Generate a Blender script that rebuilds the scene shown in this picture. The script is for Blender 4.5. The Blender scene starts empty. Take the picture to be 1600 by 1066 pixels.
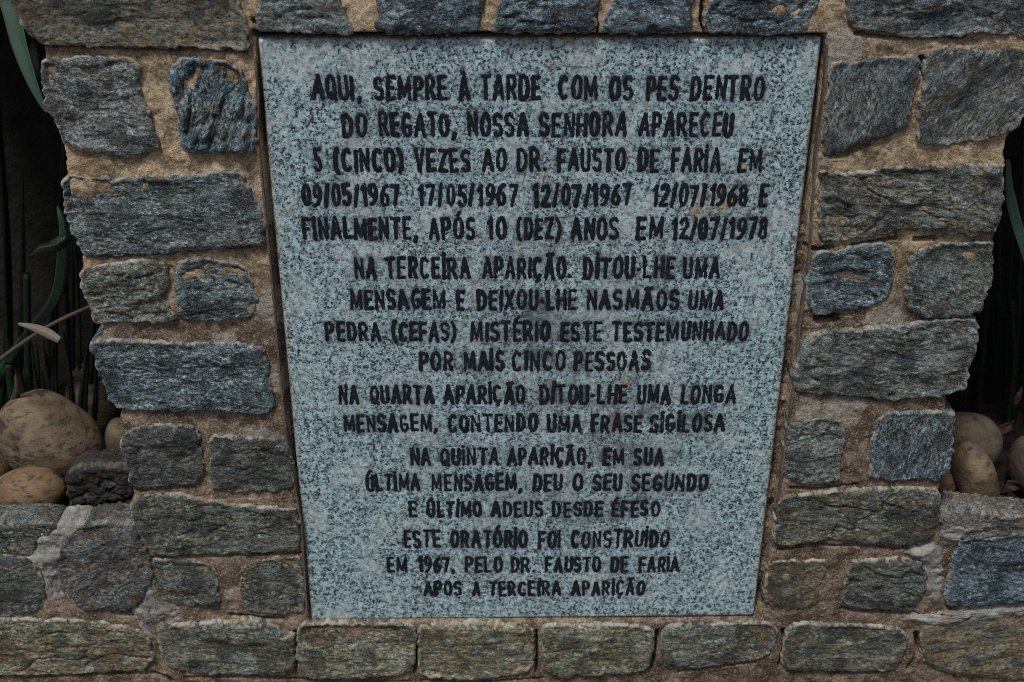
import bpy, math, random
import numpy as np
from mathutils import Matrix, Vector
rnd = random.Random(7)
S = bpy.context.scene
R = math.radians

# ------------------------------------------------------------------ camera
# pose solved from the four corners of the plaque (0.6 m wide, upright at y = 0)
F_PX = 1900.0
PW, PH, PTOP = 0.600, 0.7824, 1.050
r1 = np.array([0.99979869, -0.00267382, 0.01988524])
r2 = np.array([0.00212784, 0.89129582, 0.45341729])
t0 = np.array([-0.26932232, -0.32007401, 1.28570957])
U_, _, V_ = np.linalg.svd(np.stack([r1, r2], 1), full_matrices=False)
Q = U_ @ V_
r1, r2 = Q[:, 0], Q[:, 1]
r3 = np.cross(r1, r2)
CW = np.stack([r1, r3, -r2], 1)                 # camera axes expressed through world axes
ORG = np.array([-PW / 2, 0.0, PTOP])
CAM = ORG - CW.T @ t0


def ray(u, v):
    d = np.array([(u - 800.0) / F_PX, (v - 533.0) / F_PX, 1.0])
    return CW.T @ d


def P(u, v, y=0.0):
    """world point that a pixel of the photograph sees on the plane at depth y"""
    d = ray(u, v)
    return CAM + d * ((y - CAM[1]) / d[1])


cam = bpy.data.cameras.new('camera')
camo = bpy.data.objects.new('camera', cam)
S.collection.objects.link(camo)
right, down, fwd = CW[0], CW[1], CW[2]
camo.matrix_world = Matrix(((right[0], -down[0], -fwd[0], CAM[0]),
                            (right[1], -down[1], -fwd[1], CAM[1]),
                            (right[2], -down[2], -fwd[2], CAM[2]), (0, 0, 0, 1)))
cam.sensor_width = 36.0
cam.lens = F_PX / 1600.0 * 36.0
cam.clip_start = 0.02
cam.clip_end = 500.0
cam.dof.use_dof = True
cam.dof.focus_distance = float(np.dot(P(840, 420) - CAM, fwd))
cam.dof.aperture_fstop = 5.6
S.camera = camo

# ------------------------------------------------------------------ light
SUN_EL, SUN_AZ = R(63), R(-150)       # overcast: a broad soft sun, high in front of the wall, slightly left
w = bpy.data.worlds.new('World')
S.world = w
w.use_nodes = True
wn = w.node_tree.nodes
bg = wn['Background']
sky = wn.new('ShaderNodeTexSky')
sky.sky_type = 'NISHITA'
sky.sun_disc = False
sky.sun_elevation = SUN_EL
sky.sun_rotation = SUN_AZ
sky.air_density = 1.0
sky.dust_density = 3.0
sky.ozone_density = 1.0
w.node_tree.links.new(sky.outputs[0], bg.inputs[0])
bg.inputs[1].default_value = 0.055
sl = bpy.data.lights.new('sun', 'SUN')
so = bpy.data.objects.new('sun', sl)
S.collection.objects.link(so)
sl.energy = 2.2
sl.angle = R(12)
sl.color = (1.0, 0.98, 0.94)
sd_ = Vector((math.sin(SUN_AZ) * math.cos(SUN_EL), math.cos(SUN_AZ) * math.cos(SUN_EL), math.sin(SUN_EL)))
so.rotation_euler = sd_.to_track_quat('Z', 'Y').to_euler()
S.view_settings.view_transform = 'Standard'
S.view_settings.look = 'None'
S.view_settings.exposure = 0.74
S.view_settings.gamma = 1.0
S.cycles.use_denoising = False        # the denoiser smears the grain of the stone
S.cycles.pixel_filter_type = 'BLACKMAN_HARRIS'
S.cycles.filter_width = 1.0
S.cycles.max_bounces = 4
S.cycles.diffuse_bounces = 3


# ------------------------------------------------------------------ numpy noise
def _hash(ix, iy, seed):
    h = (ix.astype(np.int64) * 374761393 + iy.astype(np.int64) * 668265263 + int(seed) * 974634777) & 0xffffffff
    h = ((h ^ (h >> 13)) * 1274126177) & 0xffffffff
    h = ((h ^ (h >> 15)) * 2246822519) & 0xffffffff
    return ((h ^ (h >> 16)) & 0xffffff) / float(0xffffff)


def vnoise(x, y, seed=0):
    x = np.asarray(x, float); y = np.asarray(y, float)
    ix = np.floor(x); iy = np.floor(y)
    fx = x - ix; fy = y - iy
    fx = fx * fx * fx * (fx * (fx * 6 - 15) + 10)
    fy = fy * fy * fy * (fy * (fy * 6 - 15) + 10)
    a = _hash(ix, iy, seed); b = _hash(ix + 1, iy, seed)
    c = _hash(ix, iy + 1, seed); d = _hash(ix + 1, iy + 1, seed)
    return (a + (b - a) * fx) * (1 - fy) + (c + (d - c) * fx) * fy


def fbm(x, y, seed=0, octv=4, gain=0.5):
    s = 0.0; a = 1.0; n = 0.0
    for i in range(octv):
        c, sn = math.cos(0.6 * i), math.sin(0.6 * i)
        s = s + a * (vnoise((x * c - y * sn) * 2 ** i + 17.3 * i, (x * sn + y * c) * 2 ** i - 9.1 * i, seed + 31 * i) - 0.5)
        n += a; a *= gain
    return s / n * 2.0          # about -1..1


def sstep(a, b, x):
    t = np.clip((x - a) / (b - a), 0, 1)
    return t * t * (3 - 2 * t)


def seg_dist(px, pz, ax, az, bx, bz):
    dx, dz = bx - ax, bz - az
    L = dx * dx + dz * dz + 1e-12
    t = np.clip(((px - ax) * dx + (pz - az) * dz) / L, 0, 1)
    return np.hypot(px - ax - t * dx, pz - az - t * dz)


def poly_sd(px, pz, poly):
    """signed distance to a polygon, negative inside"""
    d = np.full(px.shape, 1e9)
    ins = np.zeros(px.shape, bool)
    n = len(poly)
    for i in range(n):
        ax, az = poly[i]; bx, bz = poly[(i + 1) % n]
        d = np.minimum(d, seg_dist(px, pz, ax, az, bx, bz))
        if az != bz:
            c = ((az > pz) != (bz > pz)) & (px < (bx - ax) * (pz - az) / (bz - az) + ax)
            ins ^= c
    return np.where(ins, -d, d)


# ------------------------------------------------------------------ mesh helpers
def link(o, parent=None):
    S.collection.objects.link(o)
    if parent is not None:
        o.parent = parent
        o.matrix_parent_inverse = parent.matrix_world.inverted()
    return o


def mesh_obj(name, verts, quads, mat, parent=None, attrs=None, tris=None, smooth=True):
    me = bpy.data.meshes.new(name)
    verts = np.asarray(verts, np.float32)
    quads = np.asarray(quads, np.int32).reshape(-1, 4) if quads is not None and len(quads) else np.zeros((0, 4), np.int32)
    tris = np.asarray(tris, np.int32).reshape(-1, 3) if tris is not None and len(tris) else np.zeros((0, 3), np.int32)
    me.vertices.add(len(verts))
    me.vertices.foreach_set('co', verts.ravel())
    nl = quads.size + tris.size
    me.loops.add(nl)
    me.loops.foreach_set('vertex_index', np.concatenate([quads.ravel(), tris.ravel()]))
    me.polygons.add(len(quads) + len(tris))
    ls = np.concatenate([np.arange(len(quads)) * 4, quads.size + np.arange(len(tris)) * 3]).astype(np.int32)
    me.polygons.foreach_set('loop_start', ls)
    me.polygons.foreach_set('use_smooth', np.full(len(ls), smooth))
    me.update(calc_edges=True)
    me.validate()
    for k, a in (attrs or {}).items():
        a = np.asarray(a, np.float32)
        if a.ndim == 1:
            at = me.attributes.new(k, 'FLOAT', 'POINT'); at.data.foreach_set('value', a)
        else:
            at = me.attributes.new(k, 'FLOAT_VECTOR', 'POINT'); at.data.foreach_set('vector', a.ravel())
    me.materials.append(mat)
    return link(bpy.data.objects.new(name, me), parent)


def tag(o, label=None, cat=None, group=None, kind=None):
    for k, v in (('label', label), ('category', cat), ('group', group), ('kind', kind)):
        if v:
            o[k] = v
    return o


def empty(name, loc, label, cat, group=None):
    o = bpy.data.objects.new(name, None)
    o.empty_display_size = 0.05
    o.location = loc
    S.collection.objects.link(o)
    bpy.context.view_layer.update()
    return tag(o, label, cat, group)


# ------------------------------------------------------------------ materials
class NT:
    def __init__(self, name):
        self.m = bpy.data.materials.new(name)
        self.m.use_nodes = True
        self.t = self.m.node_tree
        self.b = self.t.nodes['Principled BSDF']

    def n(self, typ, **kw):
        nd = self.t.nodes.new(typ)
        for k, v in kw.items():
            setattr(nd, k, v)
        return nd

    def l(self, a, b):
        self.t.links.new(a, b)

    def val(self, sock, v):
        if isinstance(v, bpy.types.NodeSocket):
            self.l(v, sock)
        else:
            sock.default_value = v

    def attr(self, name):
        return self.n('ShaderNodeAttribute', attribute_name=name)

    def map(self, vec, scale, rot=(0, 0, 0)):
        m = self.n('ShaderNodeMapping')
        self.l(vec, m.inputs[0]); m.inputs['Scale'].default_value = scale; m.inputs['Rotation'].default_value = rot
        return m.outputs[0]

    def noise(self, vec, scale, detail=4, rough=0.55, dist=0.0):
        x = self.n('ShaderNodeTexNoise')
        self.l(vec, x.inputs['Vector'])
        x.inputs['Scale'].default_value = scale; x.inputs['Detail'].default_value = detail
        x.inputs['Roughness'].default_value = rough; x.inputs['Distortion'].default_value = dist
        return x.outputs[0]

    def ramp(self, fac, a, b, lo=0.0, hi=1.0):
        r = self.n('ShaderNodeMapRange')
        r.interpolation_type = 'SMOOTHSTEP'
        self.val(r.inputs[0], fac)
        r.inputs[1].default_value = a; r.inputs[2].default_value = b
        r.inputs[3].default_value = lo; r.inputs[4].default_value = hi
        return r.outputs[0]

    def mix(self, fac, a, b, mode='MIX'):
        x = self.n('ShaderNodeMix', data_type='RGBA', blend_type=mode)
        self.val(x.inputs[0], fac)
        for s, v in ((x.inputs[6], a), (x.inputs[7], b)):
            if isinstance(v, tuple) and len(v) == 3:
                v = (*v, 1)
            self.val(s, v)
        return x.outputs[2]

    def math(self, op, a, b=0.0, clamp=False):
        x = self.n('ShaderNodeMath', operation=op, use_clamp=clamp)
        self.val(x.inputs[0], a); self.val(x.inputs[1], b)
        return x.outputs[0]

    def bump(self, h, strength, dist, normal=None):
        x = self.n('ShaderNodeBump')
        x.inputs['Strength'].default_value = strength; x.inputs['Distance'].default_value = dist
        self.l(h, x.inputs['Height'])
        if normal is not None:
            self.l(normal, x.inputs['Normal'])
        return x.outputs[0]

    def out(self, color=None, rough=None, normal=None, spec=0.35):
        if color is not None:
            self.val(self.b.inputs['Base Color'], color)
        if rough is not None:
            self.val(self.b.inputs['Roughness'], rough)
        if normal is not None:
            self.l(normal, self.b.inputs['Normal'])
        self.b.inputs['Specular IOR Level'].default_value = spec
        return self.m


def mat_stone():
    m = NT('schist')
    co = m.attr('co').outputs['Vector']
    edge = m.attr('edge').outputs['Fac']
    oi = m.n('ShaderNodeObjectInfo')
    fl = m.n('ShaderNodeAttribute', attribute_type='OBJECT', attribute_name='fleck').outputs['Fac']
    rimf = m.n('ShaderNodeAttribute', attribute_type='OBJECT', attribute_name='rim').outputs['Fac']
    warp = m.noise(m.map(co, (1, 1, 1)), 22, 3)
    wv = m.n('ShaderNodeVectorMath', operation='MULTIPLY_ADD')
    comb = m.n('ShaderNodeCombineXYZ'); m.l(warp, comb.inputs[1])
    m.l(comb.outputs[0], wv.inputs[0]); wv.inputs[1].default_value = (0, 0.020, 0); m.l(co, wv.inputs[2])
    cw = wv.outputs[0]
    layer = m.noise(m.map(cw, (0.36, 1.0, 1.0)), 120, 7, 0.78)
    fine = m.noise(m.map(cw, (0.50, 1.0, 1.0)), 330, 5, 0.80)
    big = m.noise(co, 26, 5, 0.65)
    big2 = m.noise(m.map(co, (0.6, 1, 1)), 42, 6, 0.72, 0.6)
    gr = m.noise(co, 620, 3, 0.75)
    pat = m.ramp(m.noise(m.map(cw, (0.55, 1, 1)), 30, 6, 0.7, 0.4), 0.44, 0.56)
    lo = m.mix(fl, (0.098, 0.094, 0.074), (0.030, 0.039, 0.044))
    hi = m.mix(fl, (0.168, 0.160, 0.126), (0.165, 0.205, 0.212))
    c = m.mix(m.ramp(layer, 0.43, 0.57), lo, hi)
    c = m.mix(m.math('MULTIPLY', pat, 0.60), c, m.mix(fl, (0.205, 0.192, 0.150), (0.265, 0.310, 0.315)))
    bp = m.math('MULTIPLY', m.ramp(m.noise(m.map(co, (0.6, 1, 1)), 34, 7, 0.74, 0.5), 0.545, 0.580), m.math('MULTIPLY', fl, 0.75))
    c = m.mix(bp, c, m.mix(m.ramp(fine, 0.40, 0.60), (0.016, 0.036, 0.052), (0.170, 0.255, 0.300)))
    c = m.mix(m.math('MULTIPLY', m.ramp(m.math('ADD', fine, m.math('MULTIPLY', m.math('SUBTRACT', big2, 0.5), 0.25)), 0.545, 0.60), m.math('MULTIPLY', fl, 0.95)), c, (0.62, 0.70, 0.70))
    c = m.mix(m.math('MULTIPLY', m.ramp(fine, 0.475, 0.41), 0.85), c, (0.012, 0.016, 0.019))
    c = m.mix(m.math('MULTIPLY', m.ramp(big, 0.50, 0.42), 0.72), c, (0.015, 0.020, 0.024))
    c = m.mix(m.math('MULTIPLY', m.ramp(gr, 0.56, 0.63), m.math('MULTIPLY', fl, 0.65)), c, (0.46, 0.49, 0.47))
    c = m.mix(m.math('MULTIPLY', m.ramp(gr, 0.46, 0.38), 0.70), c, (0.010, 0.012, 0.014))
    # rusty / olive weathering, the amount set per stone
    bro = m.math('MULTIPLY', m.ramp(big2, 0.46, 0.56), oi.outputs['Alpha'])
    brc = m.mix(m.ramp(fine, 0.38, 0.62), (0.040, 0.029, 0.016), (0.235, 0.175, 0.098))
    c = m.mix(bro, c, brc)
    c = m.mix(1.0, c, oi.outputs['Color'], 'MULTIPLY')
    # lime and mortar smeared over the rim
    en = m.noise(co, 95, 5, 0.7)
    sm = m.math('SUBTRACT', m.math('MULTIPLY_ADD', en, 0.020), edge)
    x = m.n('ShaderNodeMath', operation='MULTIPLY_ADD'); m.l(en, x.inputs[0]); x.inputs[1].default_value = 0.030; x.inputs[2].default_value = -0.0125
    rim = m.ramp(m.math('SUBTRACT', x.outputs[0], edge), 0.000, 0.0022)
    rim2 = m.math('MULTIPLY', rim, m.ramp(m.noise(co, 34, 2), 0.36, 0.56))
    c = m.mix(m.math('MULTIPLY', rim2, m.math('MULTIPLY', rimf, 1.25, True)), c, m.mix(m.ramp(m.noise(co, 60, 3), 0.4, 0.6), (0.19, 0.135, 0.085), (0.30, 0.28, 0.245)))
    rim_hl = m.math('MULTIPLY', m.ramp(edge, 0.0030, 0.0006), m.ramp(m.noise(co, 55, 4, 0.7), 0.46, 0.56))  # pale rim highlight painted along the stone edges
    c = m.mix(m.math('MULTIPLY', rim_hl, rimf), c, (0.31, 0.30, 0.265))
    # a few crisp pale lichen / lime splashes
    sp = m.ramp(m.noise(co, 40, 6, 0.72, 0.4), 0.665, 0.685)
    c = m.mix(m.math('MULTIPLY', sp, 0.75), c, (0.33, 0.235, 0.165))
    hsum = m.math('ADD', m.math('MULTIPLY', layer, 1.0), m.math('MULTIPLY', fine, 0.6))
    hsum = m.math('ADD', hsum, m.math('MULTIPLY', gr, 0.35))
    nrm = m.bump(hsum, 1.0, 0.0048)
    m.l(m.ramp(fl, 0.2, 0.9, 0.35, 1.0), nrm.node.inputs['Strength'])
    return m.out(c, m.ramp(fine, 0.42, 0.62, 0.85, 0.55), nrm, 0.20)


def mat_mortar():
    m = NT('mortar')
    co = m.n('ShaderNodeTexCoord').outputs['Object']
    red = m.attr('red').outputs['Fac']
    lime = m.attr('lime').outputs['Fac']
    a = m.noise(co, 38, 6, 0.68); g = m.noise(co, 380, 4, 0.80); g2 = m.noise(co, 170, 5, 0.78)
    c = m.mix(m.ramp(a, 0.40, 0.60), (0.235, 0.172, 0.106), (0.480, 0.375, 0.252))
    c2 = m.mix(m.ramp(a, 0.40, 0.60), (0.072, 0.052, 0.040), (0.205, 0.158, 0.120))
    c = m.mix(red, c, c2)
    c = m.mix(m.math('MULTIPLY', m.ramp(m.noise(co, 15, 6, 0.72, 0.3), 0.48, 0.60), 0.62), c, (0.050, 0.037, 0.028))
    lm = m.ramp(m.math('ADD', m.math('MULTIPLY', lime, 0.8), m.math('MULTIPLY', m.noise(co, 70, 5, 0.7), 0.8)), 0.62, 0.86)
    c = m.mix(lm, c, m.mix(g2, (0.16, 0.14, 0.115), (0.36, 0.335, 0.29)))
    c = m.mix(m.math('MULTIPLY', m.ramp(g, 0.535, 0.61), 0.50), c, (0.52, 0.43, 0.32))
    c = m.mix(m.math('MULTIPLY', m.ramp(g, 0.470, 0.40), 0.58), c, (0.060, 0.042, 0.028))
    c = m.mix(m.math('MULTIPLY', m.ramp(m.noise(co, 55, 4, 0.7), 0.56, 0.70), 0.5), c, (0.05, 0.035, 0.025))
    h = m.math('ADD', m.math('MULTIPLY', g, 0.5), m.math('MULTIPLY', g2, 0.9))
    return m.out(c, 0.95, m.bump(h, 1.0, 0.0032), 0.03)


def mat_cement():
    m = NT('cement')
    co = m.attr('co').outputs['Vector']
    a = m.noise(co, 45, 6, 0.7); g = m.noise(co, 380, 4, 0.8); b = m.noise(co, 110, 6, 0.75)
    c = m.mix(m.ramp(a, 0.34, 0.66), (0.150, 0.146, 0.132), (0.320, 0.315, 0.290))
    c = m.mix(m.math('MULTIPLY', m.ramp(b, 0.50, 0.68), 0.5), c, (0.30, 0.295, 0.28))
    c = m.mix(m.math('MULTIPLY', m.ramp(b, 0.46, 0.30), 0.7), c, (0.075, 0.068, 0.058))
    c = m.mix(m.math('MULTIPLY', m.ramp(m.noise(co, 28, 4), 0.55, 0.68), 0.6), c, (0.20, 0.145, 0.095))
    c = m.mix(m.math('MULTIPLY', m.ramp(g, 0.45, 0.28), 0.5), c, (0.05, 0.048, 0.044))
    h = m.math('ADD', m.math('MULTIPLY', g, 0.3), m.math('MULTIPLY', b, 1.0))
    return m.out(c, 0.9, m.bump(h, 1.0, 0.0050), 0.06)


def mat_granite():
    m = NT('granite')
    co = m.n('ShaderNodeTexCoord').outputs['Object']
    st = m.attr('stain').outputs['Fac']; ru = m.attr('rust').outputs['Fac']; wr = m.attr('worn').outputs['Fac']
    vo = m.n('ShaderNodeTexVoronoi'); vo.feature = 'F1'; m.l(co, vo.inputs['Vector']); vo.inputs['Scale'].default_value = 310
    sep = m.n('ShaderNodeSeparateColor'); m.l(vo.outputs['Color'], sep.inputs[0])
    nz = m.noise(co, 300, 6, 0.68, 0.25)
    nz2 = m.noise(co, 135, 5, 0.66, 0.3)
    big = m.noise(co, 17, 4, 0.6)
    c = m.mix(m.ramp(nz2, 0.40, 0.58), (0.092, 0.155, 0.185), (0.265, 0.380, 0.412))
    c = m.mix(m.math('MULTIPLY', sep.outputs[0], 0.30), c, (0.56, 0.69, 0.70))
    c = m.mix(m.math('MULTIPLY', m.ramp(sep.outputs[1], 0.66, 0.78), 0.50), c, (0.105, 0.165, 0.185))
    # black mica in clusters
    k = m.math('ADD', nz, m.math('MULTIPLY', m.math('SUBTRACT', nz2, 0.5), 0.42))
    k = m.math('ADD', k, m.math('MULTIPLY', m.math('SUBTRACT', big, 0.5), 0.20))
    c = m.mix(m.ramp(k, 0.480, 0.425), c, (0.020, 0.030, 0.040))
    c = m.mix(m.math('MULTIPLY', m.ramp(big, 0.50, 0.66), 0.25), c, (0.47, 0.44, 0.40))
    hi = m.noise(co, 520, 3, 0.7)
    c = m.mix(m.math('MULTIPLY', m.ramp(hi, 0.56, 0.66), m.math('MULTIPLY', wr, 0.95)), c, (0.74, 0.76, 0.75))
    sn = m.noise(co, 75, 5, 0.65)
    c = m.mix(m.math('MULTIPLY', st, m.ramp(sn, 0.30, 0.54)), c, (0.040, 0.047, 0.050))
    c = m.mix(m.math('MULTIPLY', wr, m.math('MULTIPLY', m.ramp(sn, 0.46, 0.66), 0.60)), c, (0.105, 0.108, 0.105))
    c = m.mix(m.math('MULTIPLY', ru, m.ramp(m.noise(co, 120, 4, 0.7), 0.36, 0.58)), c, (0.27, 0.165, 0.075))
    h = m.math('ADD', nz, m.math('MULTIPLY', hi, 0.6))
    return m.out(c, m.ramp(nz, 0.35, 0.65, 0.42, 0.62), m.bump(h, 0.5, 0.0012), 0.30)


def mat_paint():
    m = NT('black_paint')
    co = m.n('ShaderNodeTexCoord').outputs['Object']
    a = m.noise(co, 160, 5, 0.65); g = m.noise(co, 480, 3, 0.7)
    c = m.mix(m.ramp(a, 0.35, 0.68), (0.0060, 0.0085, 0.0110), (0.017, 0.022, 0.027))
    c = m.mix(m.math('MULTIPLY', m.ramp(m.noise(co, 90, 6, 0.75), 0.60, 0.72), 0.55), c, (0.075, 0.088, 0.095))
    return m.out(c, 0.8, m.bump(m.math('ADD', a, g), 0.5, 0.0012), 0.06)


def mat_pebble(name, c1, c2, dark):
    m = NT(name)
    co = m.n('ShaderNodeTexCoord').outputs['Object']
    oi = m.n('ShaderNodeObjectInfo')
    off = m.n('ShaderNodeVectorMath', operation='ADD'); m.l(co, off.inputs[0])
    rv = m.math('MULTIPLY', oi.outputs['Random'], 10.0); cb = m.n('ShaderNodeCombineXYZ'); m.l(rv, cb.inputs[0]); m.l(rv, cb.inputs[2]); m.l(cb.outputs[0], off.inputs[1])
    v = off.outputs[0]
    a = m.noise(v, 30, 5, 0.62, 0.4); b = m.noise(m.map(v, (1, 1, 2.6)), 60, 6, 0.7); g = m.noise(v, 420, 3, 0.7)
    c = m.mix(m.ramp(a, 0.34, 0.66), c1, c2)
    c = m.mix(m.math('MULTIPLY', m.ramp(b, 0.51, 0.60), 0.80), c, dark)
    c = m.mix(m.math('MULTIPLY', m.ramp(m.noise(v, 24, 4, 0.6), 0.60, 0.65), 0.8), c, tuple(x * 0.45 for x in dark))
    c = m.mix(m.math('MULTIPLY', m.ramp(g, 0.48, 0.28), 0.45), c, (0.03, 0.025, 0.02))
    return m.out(c, 0.75, m.bump(m.math('ADD', b, g), 0.5, 0.002), 0.3)


def mat_simple(name, c1, c2, scale=60, rough=0.8, bumpd=0.002, spec=0.3):
    m = NT(name)
    co = m.n('ShaderNodeTexCoord').outputs['Object']
    a = m.noise(co, scale, 5, 0.65); g = m.noise(co, scale * 7, 3, 0.7)
    c = m.mix(m.ramp(a, 0.32, 0.68), c1, c2)
    c = m.mix(m.math('MULTIPLY', m.ramp(g, 0.5, 0.3), 0.4), c, tuple(x * 0.3 for x in c1))
    return m.out(c, rough, m.bump(m.math('ADD', a, g), 0.8, bumpd), spec)


def mat_leaf(name, c1, c2, spec=0.4):
    m = NT(name)
    co = m.attr('co').outputs['Vector']
    s = m.noise(m.map(co, (60, 1.2, 1)), 12, 3, 0.6); a = m.noise(co, 9, 4)
    c = m.mix(m.ramp(s, 0.35, 0.65), c1, c2)
    c = m.mix(m.math('MULTIPLY', m.ramp(a, 0.60, 0.72), 0.5), c, (0.10, 0.075, 0.04))
    return m.out(c, 0.5, m.bump(s, 0.3, 0.001), spec)


M_STONE = mat_stone(); M_MORTAR = mat_mortar(); M_CEMENT = mat_cement(); M_GRANITE = mat_granite(); M_PAINT = mat_paint()
M_IRON = mat_simple('old_iron', (0.055, 0.040, 0.032), (0.125, 0.095, 0.075), 90, 0.7, 0.0012, 0.4)
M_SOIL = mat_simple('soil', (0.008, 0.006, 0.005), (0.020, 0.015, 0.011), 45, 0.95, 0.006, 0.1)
M_BACK = mat_simple('shade_backdrop_dark', (0.008, 0.008, 0.007), (0.018, 0.017, 0.015), 14, 0.95, 0.006, 0.1)  # near-black: deep shade put into the colour
M_GROUND = mat_simple('ground', (0.10, 0.085, 0.065), (0.19, 0.165, 0.13), 6, 0.95, 0.01, 0.2)
M_SHADE_SLAB = mat_simple('shade_slab_stone', (0.07, 0.07, 0.065), (0.16, 0.155, 0.14), 20, 0.9, 0.004, 0.3)  # for the added shading slab

# ------------------------------------------------------------------ the stone wall
YF = -0.010          # plane the stone outlines were traced on
wall = empty('stone_wall', (0, 0.05, 0), 'rough grey schist stone wall with brown mortar, stepped sides, framing the granite plaque', 'wall')


def W2(pts, y=YF):
    return [(lambda p: (p[0], p[2]))(P(u, v, y)) for u, v in pts]


def chaikin(p, it=1, c=0.18):
    p = np.asarray(p, float)
    for _ in range(it):
        q = np.roll(p, -1, 0)
        a = p * (1 - c) + q * c; b = p * c + q * (1 - c)
        p = np.stack([a, b], 1).reshape(-1, 2)
    return p


def resample(p, step):
    q = np.vstack([p, p[:1]])
    s = np.concatenate([[0], np.cumsum(np.hypot(*np.diff(q, axis=0).T))])
    n = max(60, int(s[-1] / step))
    t = np.linspace(0, s[-1], n, endpoint=False)
    return np.stack([np.interp(t, s, q[:, 0]), np.interp(t, s, q[:, 1])], 1)


STONE_POLYS = []
_sid = [0]


def stone(pts,  bulge=0.010, tint=(1, 1, 1), brown=0.3, ang=0.0, rough=1.0, y0=-0.001, back=0.05, name='stone',
          mat=None, label=None, jag=1.0, world=False, step=0.0021, rr=0.0030, parent=None, fleck=None):
    _sid[0] += 1
    sid = _sid[0]
    if fleck is None:
        fleck = float(np.clip(1.15 - 1.5 * brown + rnd.uniform(-.15, .15), 0.25, 1))
    rough = rough * (0.55 + 0.45 * fleck)
    p2 = np.array(pts if world else W2(pts))
    if mat is None:
        STONE_POLYS.append(p2)
    p = resample(chaikin(chaikin(p2, 1, 0.09), 1, 0.2), step)
    if np.cross(p[1] - p[0], p[len(p) // 3] - p[0]) < 0:
        p = p[::-1]
    tang = np.roll(p, -1, 0) - np.roll(p, 1, 0)
    tang /= np.linalg.norm(tang, axis=1)[:, None] + 1e-9
    nrm = np.stack([tang[:, 1], -tang[:, 0]], 1)
    off = fbm(p[:, 0] * 70, p[:, 1] * 70, sid, 3) * 0.0020 + fbm(p[:, 0] * 240, p[:, 1] * 240, sid + 5, 3) * 0.0024
    p = p + nrm * (off * jag + (0.0032 if mat is None else 0))[:, None]
    cen = (p.max(0) + p.min(0)) / 2 * 0.5 + p.mean(0) * 0.5
    N = len(p)
    inr = np.median(np.hypot(*(p - cen).T))
    K = int(np.clip(inr / step, 14, 60))
    ts = (np.linspace(0, 1, K, endpoint=False)) ** 1.15
    ring = p[None] * (1 - ts)[:, None, None] + cen[None, None] * ts[:, None, None]
    x = ring[..., 0]; z = ring[..., 1]
    d = np.full(x.shape, 1e9)
    pc = p[::2]
    for i in range(len(pc)):
        a = pc[i]; b = pc[(i + 1) % len(pc)]
        d = np.minimum(d, seg_dist(x, z, a[0], a[1], b[0], b[1]))
    d[0] = 0
    ca, sa = math.cos(ang), math.sin(ang)
    u = (x - cen[0]) * ca + (z - cen[1]) * sa
    v = -(x - cen[0]) * sa + (z - cen[1]) * ca
    dn = np.clip(d + fbm(x * 120, z * 120, sid + 9, 3) * 0.003, 0, 1)
    prof = np.sqrt(np.clip(1 - (1 - np.minimum(dn / rr, 1)) ** 2, 0, 1))
    em = sstep(0.001, 0.010, d)
    n1 = fbm(u * 16, v * 34, sid + 11, 4)
    n2 = fbm(u * 55, v * 150, sid + 13, 4, 0.6)
    n3 = fbm(u * 150, v * 260, sid + 15, 3, 0.6)
    lay = v * 75 + fbm(u * 14, v * 30, sid + 17, 3) * 2.2
    fl = lay - np.floor(lay)
    terr = (vnoise(np.floor(lay) * 3.1, u * 9.0, sid + 19) - 0.5) * sstep(0.0, 0.25, fl) + (vnoise(np.floor(lay - 1) * 3.1, u * 9.0, sid + 19) - 0.5) * (1 - sstep(0.0, 0.25, fl))
    crk = sstep(0.90, 1.0, 1 - np.abs(fbm(u * 13, v * 24, sid + 23, 3))) * sstep(-0.05, 0.35, fbm(u * 9, v * 9, sid + 29, 2))
    tx, tz = rnd.uniform(-.05, .05), rnd.uniform(-.07, .07)
    if mat is M_CEMENT:
        bulge = bulge * 0.75
    h = bulge * 0.66 * prof + em * rough * (0.0052 * n1 + 0.0013 * n2 + 0.0022 * terr + 0.0010 * n3 - 0.0030 * crk + (0.0022 * fbm(x * 110, z * 110, sid + 41, 4, 0.65) if mat is not None else 0)) + em * (tx * (x - cen[0]) + tz * (z - cen[1]))
    y = y0 - np.maximum(h, -0.002)
    V = np.stack([x, y, z], -1).reshape(-1, 3)
    co = np.stack([u, v, np.zeros_like(u)], -1).reshape(-1, 3) + np.array([sid * 1.37, sid * 0.71, sid * 0.37])
    edge = d.reshape(-1)
    # centre vertex and the side that goes back into the wall
    V = np.vstack([V, [[cen[0], y[-1].mean(), cen[1]]]])
    co = np.vstack([co, co[-1:]]); edge = np.append(edge, edge.max())
    base = len(V)
    sk = []
    for bk in (0.3, 1.0):
        sk.append(np.stack([p[:, 0], y0 + (back - y0) * bk + 0 * p[:, 0], p[:, 1]], 1))
    V = np.vstack([V] + sk)
    cosk = np.stack([(p[:, 0] - cen[0]), (p[:, 1] - cen[1]), 0 * p[:, 0]], 1) + np.array([sid * 1.37, sid * 0.71, sid * 0.37])
    for bk in (0.3, 1.0):
        co = np.vstack([co, cosk + np.array([0, 0, back * bk])]); edge = np.append(edge, np.full(N, 0.02))
    i = np.arange(N); j = (i + 1) % N
    qs = []
    for k in range(K - 1):
        qs.append(np.stack([k * N + i, k * N + j, (k + 1) * N + j, (k + 1) * N + i], 1))
    qs.append(np.stack([base + i, base + j, j, i], 1))
    qs.append(np.stack([base + N + i, base + N + j, base + j, base + i], 1))
    tr = np.stack([(K - 1) * N + i, (K - 1) * N + j, np.full(N, K * N)], 1)
    o = mesh_obj(name, V, np.vstack(qs), mat or M_STONE, parent or wall, {'co': co, 'edge': edge}, tr)
    o.color = (*(c_ * 0.84 for c_ in tint), brown)
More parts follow.
